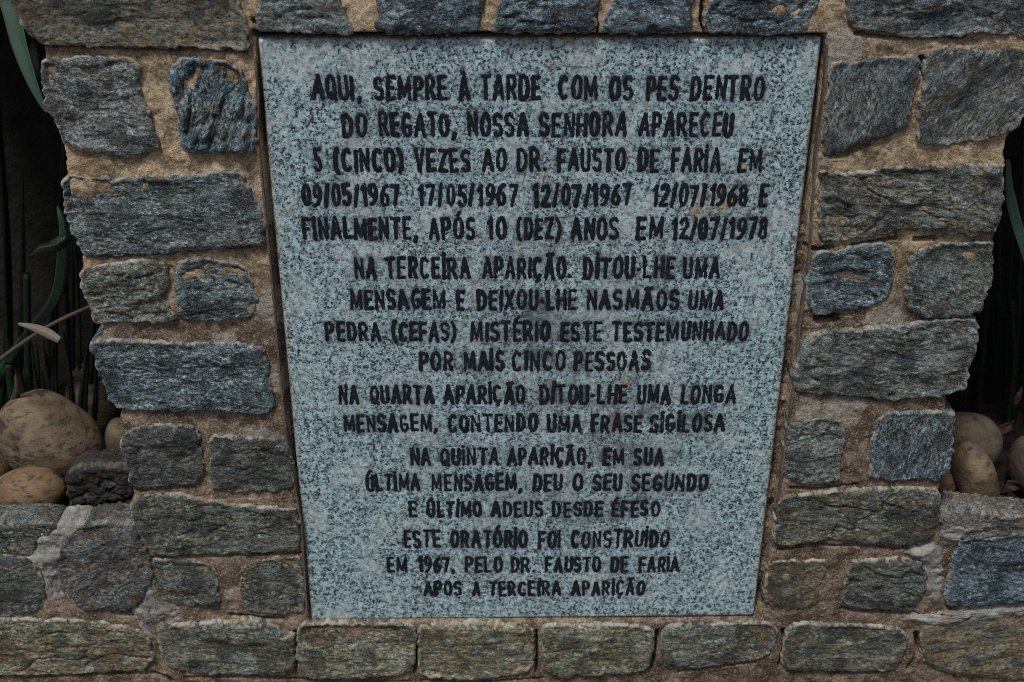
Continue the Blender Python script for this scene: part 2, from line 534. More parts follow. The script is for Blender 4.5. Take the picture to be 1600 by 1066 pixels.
    o['fleck'] = fleck
    o['rim'] = 0.1 if back < 0.045 or world else 0.7
    if label:
        o['label'] = label
    return o


BL = (0.92, 1.06, 1.16); GR = (1.0, 1.02, 1.0); OL = (0.98, 0.93, 0.78); DK = (0.62, 0.63, 0.64); BD = (0.72, 0.86, 1.0)
# top course
stone([(5, -60), (20, 0), (42, 45), (62, 66), (130, 70), (250, 73), (310, 72), (384, 77), (387, 58), (379, 30), (366, 0), (360, -60)], 0.016, (0.85, 0.84, 0.78), 0.55, back=0.2)
stone([(412, -60), (408, 0), (404, 20), (403, 46), (470, 49), (548, 51), (545, 30), (537, 15), (528, 0), (522, -60)], 0.010, BL, 0.4)
stone([(594, -60), (591, 0), (592, 30), (586, 48), (650, 53), (700, 51), (742, 49), (748, 30), (756, 0), (760, -60)], 0.011, BD, 0.15)
stone([(792, -60), (787, 0), (778, 30), (772, 50), (850, 51), (929, 49), (930, 20), (932, 0), (935, -60)], 0.012, BD, 0.10, rough=1.2)
stone([(964, -60), (966, 0), (948, 30), (944, 49), (1020, 50), (1078, 49), (1082, 20), (1083, 0), (1085, -60)], 0.011, BD, 0.15)
stone([(1116, -60), (1118, 0), (1106, 20), (1102, 49), (1180, 52), (1258, 51), (1262, 25), (1280, 0), (1285, -60)], 0.012, BD, 0.15)
stone([(1330, -60), (1326, 0), (1330, 35), (1355, 47), (1410, 56), (1470, 57), (1530, 51), (1600, 54), (1660, 50), (1660, -60)], 0.014, (0.8, 0.86, 0.92), 0.3, back=0.2)
# left column
stone([(62, 100), (80, 96), (140, 94), (205, 96), (217, 108), (210, 135), (222, 160), (232, 195), (248, 235), (200, 246), (110, 237), (85, 190), (73, 170)], 0.012, (0.98, 1.02, 1.05), 0.25, -0.06, 1.2, back=0.2)
stone([(264, 112), (280, 97), (310, 95), (350, 100), (372, 108), (385, 150), (398, 172), (394, 240), (340, 240), (298, 236), (285, 225), (283, 195), (270, 150)], 0.014, (0.80, 0.98, 1.10), 0.55, 1.2, 2.4, fleck=1.0, label='dark folded stone with pale blue streaks')
stone([(96, 290), (108, 278), (140, 280), (180, 283), (240, 282), (275, 280), (330, 274), (376, 272), (388, 305), (410, 345), (414, 387), (300, 391), (240, 396), (130, 398), (112, 360), (100, 320)], 0.012, (0.84, 0.90, 0.92), 0.12, 0.0, back=0.2)
stone([(126, 430), (135, 420), (170, 415), (220, 410), (255, 412), (260, 440), (255, 465), (265, 490), (275, 500), (200, 503), (148, 503), (140, 480), (130, 455)], 0.013, (0.95, 0.96, 0.90), 0.35, 0.08, 1.5, back=0.2)
stone([(280, 415), (320, 408), (350, 412), (385, 425), (400, 470), (395, 495), (330, 503), (285, 497), (276, 490), (276, 440)], 0.011, (0.85, 0.95, 1.0), 0.2, 0.05)
stone([(141, 543), (150, 535), (200, 537), (280, 541), (350, 540), (408, 545), (415, 570), (420, 610), (428, 647), (350, 645), (270, 642), (185, 638), (172, 625), (160, 590), (148, 560)], 0.013, (0.78, 0.90, 0.95), 0.08, 0.0, back=0.2)
stone([(188, 685), (220, 670), (260, 667), (295, 670), (310, 685), (315, 730), (313, 755), (290, 757), (240, 760), (205, 763), (203, 740), (195, 715)], 0.012, (0.50, 0.50, 0.49), 0.25, 0.12, back=0.2, label='very dark squarish stone')
stone([(331, 685), (380, 688), (444, 694), (452, 715), (458, 765), (400, 768), (332, 768), (330, 730)], 0.011, (0.56, 0.57, 0.54), 0.25, 0.05)
stone([(204, 790), (230, 778), (270, 775), (350, 790), (440, 798), (462, 800), (470, 860), (380, 864), (290, 868), (240, 865), (225, 850), (212, 825)], 0.013, (0.76, 0.78, 0.70), 0.30, 0.0, back=0.2)
stone([(235, 880), (280, 880), (330, 885), (337, 920), (340, 950), (290, 948), (245, 938), (238, 905)], 0.010, (0.78, 0.80, 0.72), 0.35, -0.1)
stone([(375, 890), (400, 880), (465, 873), (474, 905), (472, 958), (440, 961), (385, 957), (377, 930)], 0.010, (0.80, 0.79, 0.70), 0.40, 0.0)
# low wall, left of the plaque
stone([(-70, 826), (-10, 824), (60, 821), (86, 824), (72, 834), (55, 846), (50, 866), (0, 864), (-70, 862)], 0.012, (0.72, 0.72, 0.66), 0.4, 0.0, back=0.035)
stone([(-70, 870), (0, 866), (30, 872), (48, 885), (62, 905), (70, 930), (55, 955), (0, 955), (-70, 957)], 0.012, (0.68, 0.68, 0.66), 0.3, 0.1)
stone([(100, 855), (110, 836), (140, 824), (170, 821), (203, 822), (214, 840), (228, 866), (238, 905), (214, 953), (130, 955), (95, 915), (92, 880)], 0.013, (0.74, 0.74, 0.76), 0.45, 0.35, 1.2, back=0.035, label='speckled dark stone with orange lichen spots')
# bottom course
OL1 = (1.15, 1.08, 0.86)
stone([(-70, 972), (50, 970), (150, 974), (208, 986), (230, 1000), (238, 1030), (225, 1048), (150, 1050), (60, 1055), (-70, 1058)], 0.013, OL1, 0.50, 0.05)
stone([(248, 982), (300, 977), (400, 972), (440, 985), (459, 995), (458, 1045), (430, 1054), (310, 1053), (262, 1040), (249, 1008)], 0.014, (0.92, 0.93, 0.82), 0.4, -0.1)
stone([(467, 985), (478, 978), (560, 977), (646, 979), (648, 1000), (643, 1048), (610, 1060), (520, 1061), (472, 1057), (464, 1030)], 0.014, OL1, 0.35)
stone([(657, 981), (750, 976), (830, 981), (833, 1010), (831, 1048), (740, 1062), (657, 1058), (654, 1020)], 0.014, (1.2, 1.13, 0.88), 0.45)
stone([(846, 980), (940, 979), (1020, 984), (1018, 1010), (1010, 1048), (880, 1059), (850, 1049)], 0.014, (1.15, 1.1, 0.88), 0.42, 0.05)
stone([(1038, 982), (1100, 979), (1203, 977), (1213, 990), (1210, 1013), (1190, 1030), (1150, 1034), (1080, 1045), (1042, 1040), (1036, 1010)], 0.013, (0.88, 0.88, 0.76), 0.4)
stone([(1236, 977), (1300, 979), (1396, 983), (1416, 992), (1412, 1025), (1393, 1045), (1330, 1048), (1230, 1045), (1223, 1030)], 0.014, (0.84, 0.86, 0.74), 0.4)
stone([(1442, 980), (1500, 968), (1600, 955), (1690, 950), (1690, 1066), (1600, 1064), (1500, 1058), (1446, 1040)], 0.009, (1.02, 0.97, 0.86), 0.65, 0.2, label='crumbling brown stone')
# right column
stone([(1301, 104), (1368, 97), (1430, 90), (1438, 98), (1434, 127), (1423, 158), (1418, 200), (1399, 208), (1354, 222), (1315, 240), (1292, 242), (1288, 232), (1293, 175), (1298, 127)], 0.012, (0.76, 0.83, 0.90), 0.30, 1.45, 1.1)
stone([(1456, 78), (1498, 76), (1554, 82), (1600, 77), (1630, 78), (1622, 140), (1600, 180), (1588, 203), (1554, 214), (1470, 225), (1437, 222), (1438, 188), (1447, 141), (1450, 98)], 0.013, (0.78, 0.82, 0.84), 0.4, 0.9, 0.8, back=0.2)
stone([(1275, 264), (1351, 266), (1385, 256), (1430, 255), (1498, 257), (1571, 251), (1574, 265), (1575, 316), (1568, 353), (1551, 376), (1453, 368), (1399, 369), (1329, 380), (1287, 385), (1274, 377), (1272, 364), (1278, 302)], 0.014, (0.80, 0.80, 0.76), 0.45, -0.12, 1.2, back=0.2)
stone([(1279, 402), (1335, 390), (1393, 384), (1397, 398), (1393, 440), (1387, 462), (1368, 477), (1312, 485), (1279, 492), (1265, 474), (1262, 451), (1271, 412)], 0.012, (0.78, 0.92, 1.02), 0.15, -0.1)
stone([(1431, 396), (1470, 385), (1551, 382), (1553, 398), (1546, 446), (1532, 485), (1517, 494), (1441, 495), (1420, 482), (1416, 463), (1423, 423)], 0.013, (0.76, 0.80, 0.78), 0.35, -0.3, back=0.2)
stone([(1271, 524), (1329, 520), (1413, 511), (1515, 499), (1527, 511), (1529, 528), (1519, 559), (1512, 576), (1509, 602), (1498, 614), (1479, 617), (1399, 625), (1329, 618), (1245, 615), (1244, 588), (1252, 548)], 0.013, (0.84, 0.89, 0.88), 0.25, -0.12, 1.1, back=0.2)
stone([(1234, 665), (1289, 659), (1316, 662), (1319, 689), (1314, 723), (1311, 752), (1273, 758), (1237, 753), (1230, 734), (1231, 700)], 0.010, (0.92, 0.98, 0.94), 0.3)
stone([(1375, 656), (1399, 648), (1478, 648), (1491, 651), (1488, 689), (1484, 738), (1468, 750), (1399, 751), (1384, 753), (1363, 744), (1365, 700), (1368, 678)], 0.012, (0.78, 0.88, 0.95), 0.15, 1.3, 0.8, back=0.2)
stone([(1229, 778), (1295, 773), (1385, 766), (1462, 768), (1467, 776), (1465, 817), (1455, 846), (1413, 852), (1357, 847), (1301, 842), (1215, 854), (1213, 836), (1217, 794)], 0.013, (0.76, 0.76, 0.66), 0.45, -0.05, back=0.2)
stone([(1206, 881), (1293, 880), (1294, 888), (1283, 915), (1277, 947), (1244, 953), (1201, 948), (1199, 924)], 0.010, (0.86, 0.80, 0.68), 0.55, 0.1)
stone([(1336, 881), (1408, 875), (1445, 885), (1448, 907), (1440, 934), (1421, 955), (1368, 951), (1320, 945), (1321, 918), (1328, 893)], 0.013, (0.72, 0.75, 0.68), 0.4, -0.1)
stone([(1472, 808), (1506, 803), (1563, 808), (1600, 812), (1690, 818), (1690, 832), (1560, 838), (1500, 842), (1482, 846), (1474, 815)], 0.012, (0.88, 0.84, 0.82), 0.5, 0.0, back=0.035)
stone([(1501, 846), (1554, 842), (1600, 835), (1690, 832), (1690, 940), (1600, 941), (1526, 946), (1485, 948), (1480, 935), (1490, 879)], 0.014, (0.68, 0.82, 0.95), 0.08, 0.0, label='dark blue grey stone')
# courses below and beside the picture
zrow = P(800, 1072)[2]
for zt, zb in ((zrow - 0.004, zrow - 0.085), (zrow - 0.098, 0.004)):
    x = -1.35
    while x < 1.35:
        wd = rnd.uniform(0.11, 0.22)
        j = lambda: rnd.uniform(-0.006, 0.006)
        stone([(x + j(), zt + j()), (x + wd / 2, zt + j()), (x + wd + j(), zt + j()), (x + wd + j(), zb + j() / 3), (x + j(), zb + j() / 3)],
              0.013, (0.9, 0.88, 0.76), rnd.uniform(.3, .6), 0.0, world=True, step=0.005)
        x += wd + 0.016
zl = P(-70, 828)[2]
for sgn, xin in ((-1, P(-75, 900)[0]), (1, P(1695, 900)[0])):
    for zt, zb in ((zl - 0.004, zl - 0.085), (zl - 0.098, zrow + 0.012)):
        x = abs(xin) + 0.012
        while x < 1.3:
            wd = rnd.uniform(0.12, 0.2)
            j = lambda: rnd.uniform(-0.005, 0.005)
            stone([(sgn * (x + j()), zt + j()), (sgn * (x + wd / 2), zt + j()), (sgn * (x + wd), zt + j()), (sgn * (x + wd), zb + j()), (sgn * x, zb + j())],
                  0.012, (0.78, 0.78, 0.74), rnd.uniform(.2, .5), 0.0, world=True, step=0.005, back=0.035)
            x += wd + 0.016

# grey cement smeared between and over the stones of the low walls
CE = dict(mat=M_CEMENT, name='cement_patch', rough=1.3, jag=1.3, rr=0.018)
stone([(57, 834), (75, 825), (110, 820), (144, 826), (130, 838), (112, 852), (98, 870), (92, 890), (96, 915), (110, 935), (140, 950), (90, 958), (50, 962), (68, 935), (62, 905), (46, 880), (22, 874), (50, 860), (52, 838)], 0.016, back=0.035, **CE)
stone([(-70, 946), (0, 948), (60, 942), (120, 946), (180, 960), (205, 972), (150, 978), (80, 976), (0, 972), (-70, 972)], 0.010, **CE)
stone([(190, 845), (206, 832), (218, 850), (232, 868), (240, 905), (244, 940), (268, 962), (238, 985), (242, 1005), (226, 1000), (212, 975), (200, 950), (222, 915), (212, 880)], 0.014, **CE)
stone([(242, 950), (270, 943), (300, 952), (285, 966), (262, 978), (240, 972)], 0.012, **CE)
stone([(1408, 868), (1430, 855), (1460, 852), (1478, 862), (1482, 885), (1478, 930), (1472, 950), (1448, 945), (1444, 925), (1450, 905), (1446, 885)], 0.015, **CE)
stone([(1466, 838), (1475, 818), (1500, 808), (1530, 815), (1556, 830), (1510, 842), (1496, 860), (1476, 858)], 0.014, **CE)
stone([(1406, 974), (1425, 962), (1460, 956), (1520, 952), (1600, 946), (1690, 942), (1690, 960), (1560, 972), (1500, 985), (1440, 982)], 0.012, **CE)
stone([(1293, 62), (1318, 60), (1338, 66), (1335, 92), (1300, 97), (1294, 85)], 0.005, **CE)
stone([(375, 272), (392, 268), (404, 300), (412, 345), (400, 335), (388, 305)], 0.006, **CE)
stone([(1318, 494), (1345, 490), (1400, 487), (1430, 492), (1400, 503), (1340, 508), (1318, 504)], 0.005, **CE)

# ------------------------------------------------------------------ mortar: one relief sheet with every joint, crack and the plaque's recess
gx = np.arange(-1.36, 1.36, 0.0024)
xa = P(-80, 0)[0]
gx = np.concatenate([np.arange(-1.36, -0.78, 0.006), np.arange(-0.78, 0.84, 0.0020), np.arange(0.84, 1.36, 0.006)])
gz = np.concatenate([np.arange(0.0, zrow - 0.03, 0.006), np.arange(zrow - 0.03, P(0, -60)[2] + 0.03, 0.0020)])
X, Z = np.meshgrid(gx, gz, indexing='ij')
outl = [(15, -80), (26, 0), (46, 45), (68, 70), (70, 96), (78, 150), (90, 190), (101, 238), (107, 279), (108, 300), (118, 350), (128, 392), (129, 420), (140, 460), (152, 500), (160, 513), (156, 535), (165, 580), (178, 620), (188, 640), (188, 684), (200, 720), (206, 762), (208, 815), (206, 828), (150, 831), (95, 833), (0, 835), (-70, 836)]
outr = [(1690, 830), (1600, 824), (1500, 816), (1470, 818), (1466, 768), (1476, 740), (1483, 690), (1483, 655), (1478, 640), (1479, 620), (1500, 605), (1508, 570), (1520, 530), (1516, 498), (1526, 480), (1540, 440), (1547, 385), (1555, 370), (1566, 340), (1570, 260), (1570, 235), (1580, 205), (1600, 160), (1615, 80), (1650, 50), (1650, -80)]
ol = W2(outl, -0.004); orr = W2(outr, -0.004)
outline = ol + [(-1.36, zl), (-1.36, -0.2), (1.36, -0.2), (1.36, zl)] + orr
sdo = poly_sd(X, Z, outline) + fbm(X * 90, Z * 90, 3, 3) * 0.0022 + fbm(X * 320, Z * 320, 4, 2) * 0.001
rec = W2([(399, 51), (1293, 52), (1288, 140), (1278, 230), (1268, 316), (1262, 430), (1250, 510), (1241, 590), (1228, 690), (1214, 800), (1201, 900), (1196, 972), (481, 974), (477, 900), (471, 820), (452, 700), (438, 590), (424, 430), (406, 228), (402, 150)], -0.006)
sdr = poly_sd(X, Z, rec)
n_lo = fbm(X * 28, Z * 28, 21, 4); n_hi = fbm(X * 160, Z * 160, 22, 4, 0.6)
Y = -0.0047 + 0.0036 * n_lo + 0.0018 * n_hi
# recess round the plaque: a rough, ragged bed of mortar with deeper voids
bed = 0.013 + 0.010 * fbm(X * 30, Z * 30, 31, 4) + 0.004 * n_hi
pz_top = P(800, 56)[2]
void = sstep(pz_top - 0.05, pz_top - 0.004, Z) * sstep(-0.27, -0.2, X) * 0.05
rtop = sstep(P(1280, 330)[2], P(1280, 120)[2], Z) * (X > 0) * 0.045
ltop = sstep(P(400, 240)[2], P(400, 180)[2], Z) * (X < 0) * 0.045
bot = sstep(0.26, 0.30, Z)
bed = np.where(bot < 1, bed * bot + 0.002 * (1 - bot), bed) + np.maximum(void, np.maximum(rtop, ltop))
k = sstep(0.0, -0.0030, sdr + 0.0006 * n_hi)
Y = Y * (1 - k) + bed * k
# cracks and holes
cr = [([(70, 70), (150, 72), (260, 76), (310, 76), (384, 80)], 3.2, 0.018), ([(110, 399), (200, 399), (300, 393), (330, 388)], 2.6, 0.014),
      ([(1336, 52), (1380, 57), (1440, 59), (1510, 56)], 2.4, 0.014), ([(1440, 90), (1447, 100), (1440, 115)], 4, 0.02),
      ([(462, 985), (461, 1010), (462, 1045)], 3, 0.03), ([(650, 990), (651, 1010), (648, 1050)], 3.6, 0.035), ([(838, 985), (839, 1010), (838, 1050)], 2.6, 0.02),
      ([(1027, 985), (1026, 1010), (1018, 1050)], 3.4, 0.025), ([(1279, 500), (1295, 498), (1308, 498)], 8, 0.035), ([(397, 52), (402, 56)], 6, 0.04), ([(398, 32), (399, 34)], 4, 0.03),
      ([(1264, 388), (1280, 390), (1300, 386)], 4, 0.02), ([(1330, 384), (1380, 374), (1400, 372)], 3, 0.014), ([(1430, 374), (1460, 372)], 5, 0.016),
      ([(1236, 762), (1270, 766), (1310, 762), (1340, 758)], 2.5, 0.014), ([(1216, 860), (1280, 852), (1340, 853), (1400, 858), (1450, 852)], 2.6, 0.014),
      ([(235, 872), (290, 871), (370, 867), (470, 864)], 2.4, 0.014), ([(210, 768), (260, 763), (300, 760)], 2.6, 0.014), ([(360, 962), (400, 966), (440, 968)], 3.5, 0.02),
      ([(240, 1052), (262, 1058), (270, 1066)], 5, 0.03), ([(0, 1060), (120, 1055), (225, 1052)], 2.6, 0.012), ([(1224, 985), (1226, 1010), (1218, 1040)], 4, 0.02),
      ([(1432, 990), (1436, 1020), (1420, 1045)], 5, 0.022), ([(290, 1058), (400, 1058), (520, 1066), (640, 1064)], 2.6, 0.012), ([(660, 1064), (760, 1066), (850, 1058)], 2.4, 0.012),
      ([(1060, 1050), (1110, 1042), (1180, 1034)], 2.6, 0.012), ([(1230, 1050), (1330, 1052), (1390, 1050)], 2.6, 0.014), ([(1315, 952), (1340, 956), (1430, 960)], 4, 0.02),
      ([(1290, 244), (1320, 243), (1356, 225)], 2.4, 0.012), ([(200, 951), (240, 962), (180, 956)], 7, 0.02), ([(1441, 498), (1480, 498), (1512, 497)], 2.6, 0.012), ([(1400, 372), (1399, 362)], 2, 0.01),
      ([(1480, 948), (1520, 950), (1600, 945)], 2.2, 0.012), ([(932, 0), (931, 25), (934, 48)], 2.5, 0.02), ([(1098, 0), (1096, 30), (1100, 48)], 2.0, 0.02), ([(1310, 620), (1400, 627)], 2.2, .008)]
px = PW / 882.0
for pts, wd, dep in cr:
    q = W2(pts, -0.005)
    d = np.full(X.shape, 1e9)
    for a, b in zip(q[:-1], q[1:]):
        d = np.minimum(d, seg_dist(X, Z, a[0], a[1], b[0], b[1]))
    d = d + n_hi * 0.0012
    Y = Y + dep * sstep(wd * px * 1.15, wd * px * 0.35, d)
# the edge rolls back to the sides and over the tops of the low walls
over = np.maximum(sdo, 0)
Y = Y + np.where(sdo > -0.004, (np.clip(sdo + 0.004, 0, 0.004) / 0.004) ** 2 * 0.004, 0) + over / 0.0070 * np.where((np.abs(X) > 0.40) & (Z < zl + 0.02), 0.03, 0.16)
keepv = sdo < 0.0095
plq = (np.abs(X) < PW / 2 - 0.004) & (Z < PTOP - 0.006) & (Z > PTOP - PH + 0.006)
keepv &= ~plq
idx = np.arange(X.size).reshape(X.shape)
f = np.stack([idx[:-1, :-1], idx[1:, :-1], idx[1:, 1:], idx[:-1, 1:]], -1)
kf = keepv[:-1, :-1] & keepv[1:, :-1] & keepv[1:, 1:] & keepv[:-1, 1:]
fq = f[kf]
used = np.unique(fq)
remap = np.full(X.size, -1); remap[used] = np.arange(len(used))
zz = Z.ravel()[used]; xx = X.ravel()[used]
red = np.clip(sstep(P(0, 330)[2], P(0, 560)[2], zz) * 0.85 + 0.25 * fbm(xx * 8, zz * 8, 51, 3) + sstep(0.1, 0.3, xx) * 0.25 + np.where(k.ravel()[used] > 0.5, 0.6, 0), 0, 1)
lime = np.zeros_like(xx)
for (u, v, r) in ((420, 330, 26), (432, 480, 34), (440, 600, 26), (1310, 75, 40), (1270, 250, 22), (1320, 640, 40), (1380, 498, 40), (400, 690, 30), (1262, 640, 26), (250, 960, 40), (1430, 900, 40), (100, 880, 60), (1250, 460, 30), (350, 540, 25), (690, 20, 10), (420, 700, 40), (360, 930, 14)):
    q = P(u, v, -0.005)
    lime = np.maximum(lime, np.exp(-((xx - q[0]) ** 2 + (zz - q[2]) ** 2) / (r * px) ** 2))
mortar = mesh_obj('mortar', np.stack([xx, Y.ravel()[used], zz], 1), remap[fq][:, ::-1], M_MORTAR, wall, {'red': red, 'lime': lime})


def bar(name, pts, wx, wy, mat, parent):
    """a straight-edged strip swept along a line in the wall plane"""
    V = []; Fq = []
    pts = np.array(pts)
    for i, p in enumerate(pts):
        for dx, dy in ((-wx / 2, -wy / 2), (wx / 2, -wy / 2), (wx / 2, wy / 2), (-wx / 2, wy / 2)):
            V.append((p[0] + dx, p[1] + dy, p[2]))
    n = len(pts)
    for i in range(n - 1):
        for q in range(4):
            a = i * 4 + q; b = i * 4 + (q + 1) % 4
            Fq.append((a, b, b + 4, a + 4))
    Fq.append((3, 2, 1, 0)); Fq.append(((n - 1) * 4, (n - 1) * 4 + 1, (n - 1) * 4 + 2, (n - 1) * 4 + 3))
    return mesh_obj(name, V, Fq, mat, parent, smooth=False)


# ------------------------------------------------------------------ the plaque
plaque = empty('stone_plaque', (0, 0.015, PTOP - PH), 'tall speckled blue grey granite plaque with hand painted black writing set in the stone wall', 'plaque')


def arc(cx, cy, rx, ry, a0, a1, n=11, pw=0.92):
    o = []
    for i in range(n):
        a = R(a0 + (a1 - a0) * i / (n - 1))
        c, s = math.cos(a), math.sin(a)
        o.append((cx + rx * math.copysign(abs(c) ** pw, c), cy + ry * math.copysign(abs(s) ** pw, s)))
    return o


A_ = [[(0, 0), (.27, 1)], [(.27, 1), (.54, 0)], [(.10, .30), (.44, .30)]]
C_ = [arc(.24, .5, .24, .5, 48, 312, 17)]
O_ = [arc(.24, .5, .24, .5, 90, 450, 25)]
E_ = [[(.38, 1), (0, 1), (0, 0), (.38, 0)], [(0, .52), (.33, .52)]]
P_ = [[(0, 0), (0, 1), (.2, 1)] + arc(.2, .735, .22, .265, 90, -90, 9) + [(0, .47)]]
U_g = [[(0, 1), (0, .25)] + arc(.22, .25, .22, .25, 180, 360, 9) + [(.44, 1)]]
I_ = [[(0, 0), (0, 1)]]
ACU = lambda x: [[(x - .02, 1.15), (x + .12, 1.30)]]
TIL = [[(.08, 1.15), (.20, 1.19), (.34, 1.17), (.46, 1.20)]]
CED = [[(.25, -.02), (.27, -.12), (.19, -.20)]]
GL = {
    'A': (.54, A_), 'C': (.46, C_), 'D': (.45, [[(0, 0), (0, 1), (.16, 1)] + arc(.16, .5, .29, .5, 90, -90, 13) + [(0, 0)]]),
    'E': (.38, E_), 'F': (.37, [[(.37, 1), (0, 1), (0, 0)], [(0, .5), (.31, .5)]]),
    'G': (.47, [arc(.24, .5, .24, .5, 50, 330, 17), [(.28, .44), (.47, .44), (.46, .12)]]),
    'H': (.46, [[(0, 0), (0, 1)], [(.46, 0), (.46, 1)], [(0, .5), (.46, .5)]]), 'I': (.0, I_), 'i': (.0, I_ + [[(0, 1.2), (0.01, 1.21)]]),
    'L': (.36, [[(0, 1), (0, 0), (.36, 0)]]), 'M': (.66, [[(0, 0), (.03, 1), (.33, .12), (.63, 1), (.66, 0)]]),
    'N': (.46, [[(0, 0), (0, 1), (.46, 0), (.46, 1)]]), 'O': (.48, O_), 'P': (.42, P_), 'Q': (.48, O_ + [[(.26, .24), (.50, -.04)]]),
    'R': (.46, P_ + [[(.2, .47), (.46, 0)]]),
    'S': (.42, [arc(.21, .75, .21, .25, 30, 270, 12) + arc(.21, .25, .21, .25, 90, -150, 12)]),
    'T': (.46, [[(0, 1), (.46, 1)], [(.23, 1), (.23, 0)]]), 'U': (.44, U_g), 'V': (.50, [[(0, 1), (.25, 0), (.50, 1)]]),
    'X': (.46, [[(0, 0), (.46, 1)], [(0, 1), (.46, 0)]]), 'Z': (.42, [[(0, 1), (.42, 1), (0, 0), (.42, 0)]]),
    'Ç': (.46, C_ + CED), 'Ã': (.54, A_ + TIL), 'À': (.54, A_ + [[(.14, 1.30), (.27, 1.15)]]), 'Ó': (.48, O_ + ACU(.22)),
    'É': (.38, E_ + ACU(.14)), 'Ú': (.44, U_g + ACU(.18)),
    '0': (.40, [arc(.2, .5, .2, .5, 90, 450, 21)]), '1': (.17, [[(0, .80), (.15, 1), (.16, 0)]]),
    '2': (.40, [arc(.2, .74, .2, .26, 170, -35, 11) + [(0, 0), (.40, 0)]]),
    '5': (.38, [[(.36, 1), (.05, 1), (.03, .56)] + arc(.17, .30, .21, .30, 115, -150, 12)]),
    '6': (.40, [arc(.2, .28, .2, .28, 90, 450, 17), [(.36, .98), (.18, .86), (.04, .58), (.0, .3)]]),
    '7': (.38, [[(0, 1), (.38, 1), (.13, 0)]]), '8': (.38, [arc(.19, .76, .17, .24, 90, 450, 15), arc(.19, .26, .19, .26, 90, 450, 15)]),
    '9': (.40, [arc(.2, .72, .2, .28, 90, 450, 17), [(.40, .72), (.37, .36), (.22, .08), (.06, .0)]]),
    '/': (.20, [[(0, -.04), (.20, 1.04)]]), '(': (.17, [arc(.40, .45, .40, .68, 125, 235, 9, 1.0)]), ')': (.17, [arc(-.23, .45, .40, .68, 55, -55, 9, 1.0)]),
    ',': (.06, [[(.06, .03), (.0, -.18)]]), '.': (.0, [[(0, .02), (0.01, .03)]]), '-': (.09, [[(0, .42), (.09, .42)]]),
}
LINES = [
    (118, 156, [('AQUI,', 488, 565), ('SEMPRE', 585, 699), ('À', 717, 736), ('TARDE', 750, 845), ('COM', 872, 934), ('OS', 951, 989), ('PES', 1008, 1060), ('DENTRO', 1077, 1194)]),
    (176, 213, [('DO', 535, 575), ('REGATO,', 592, 713), ('NOSSA', 730, 826), ('SENHORA', 842, 980), ('APARECEU', 997, 1145)]),
    (232, 268, [('5', 491, 505), ('(CINCO)', 522, 631), ('VEZES', 647, 736), ('AO', 753, 792), ('DR.', 807, 854), ('FAUSTO', 870, 977), ('DE', 995, 1029), ('FARiA', 1048, 1125), ('EM', 1152, 1190)]),
    (288, 322, [('09/05/1967', 472, 626), ('17/05/1967', 653, 809), ('12/07/1967', 832, 987), ('12/07/1968', 1017, 1167), ('E', 1184, 1198)]),
    (340, 374, [('FINALMENTE,', 474, 653), ('APÓS', 669, 743), ('10', 761, 792), ('(DEZ)', 806, 877), ('ANOS', 891, 967), ('EM', 993, 1036), ('12/07/1978', 1048, 1198)]),
    (402, 435, [('NA', 554, 589), ('TERCEiRA', 602, 736), ('APARIÇÃO.', 753, 892), ('DiTOU-LHE', 910, 1054), ('UMA', 1066, 1125)]),
    (453, 484, [('MENSAGEM', 547, 697), ('E', 713, 726), ('DEiXOU-LHE', 745, 902), ('NAS', 916, 972), ('MÃOS', 977, 1061), ('UMA', 1074, 1131)]),
    (503, 533, [('PEDRA', 509, 597), ('(CEFAS)', 612, 713), ('MISTÉRIO', 735, 859), ('ESTE', 875, 941), ('TESTEMUNHADO', 955, 1169)]),
    (549, 579, [('POR', 655, 709), ('MAiS', 724, 788), ('CINCO', 799, 884), ('PESSOAS', 896, 1016)]),
    (602, 631, [('NA', 529, 562), ('QUARTA', 578, 679), ('APARiÇÃO', 693, 821), ('DiTOU-LHE', 843, 980), ('UMA', 995, 1047), ('LONGA', 1062, 1149)]),
    (648, 675, [('MENSAGEM,', 537, 684), ('CONTENDO', 700, 840), ('UMA', 855, 909), ('FRASE', 923, 1003), ('SiGiLOSA', 1014, 1132)]),
    (700, 727, [('NA', 641, 674), ('QUiNTA', 688, 780), ('APARiÇÃO,', 792, 924), ('EM', 941, 976), ('SUA', 989, 1037)]),
    (741, 767, [('ÚLTiMA', 572, 657), ('MENSAGEM,', 673, 816), ('DEU', 832, 879), ('O', 894, 911), ('SEU', 925, 972), ('SEGUNDO', 985, 1106)]),
    (784, 808, [('E', 639, 652), ('ÚLTiMO', 667, 753), ('ADEUS', 767, 849), ('DESDE', 862, 942), ('ÉFESO', 954, 1031)]),
    (829, 856, [('ESTE', 631, 689), ('ORATÓRiO', 703, 825), ('FOI', 840, 876), ('CONSTRUiDO', 891, 1045)]),
    (870, 894, [('EM', 605, 637), ('1967,', 653, 711), ('PELO', 726, 786), ('DR.', 797, 836), ('FAUSTO', 851, 939), ('DE', 953, 981), ('FARiA', 997, 1062)]),
    (908, 931, [('APOS', 661, 722), ('A', 738, 751), ('TERCEiRA', 763, 877), ('APARiÇÃO', 892, 1007)]),
]
RAD = 0.0022
GAP = 0.35
allseg = []
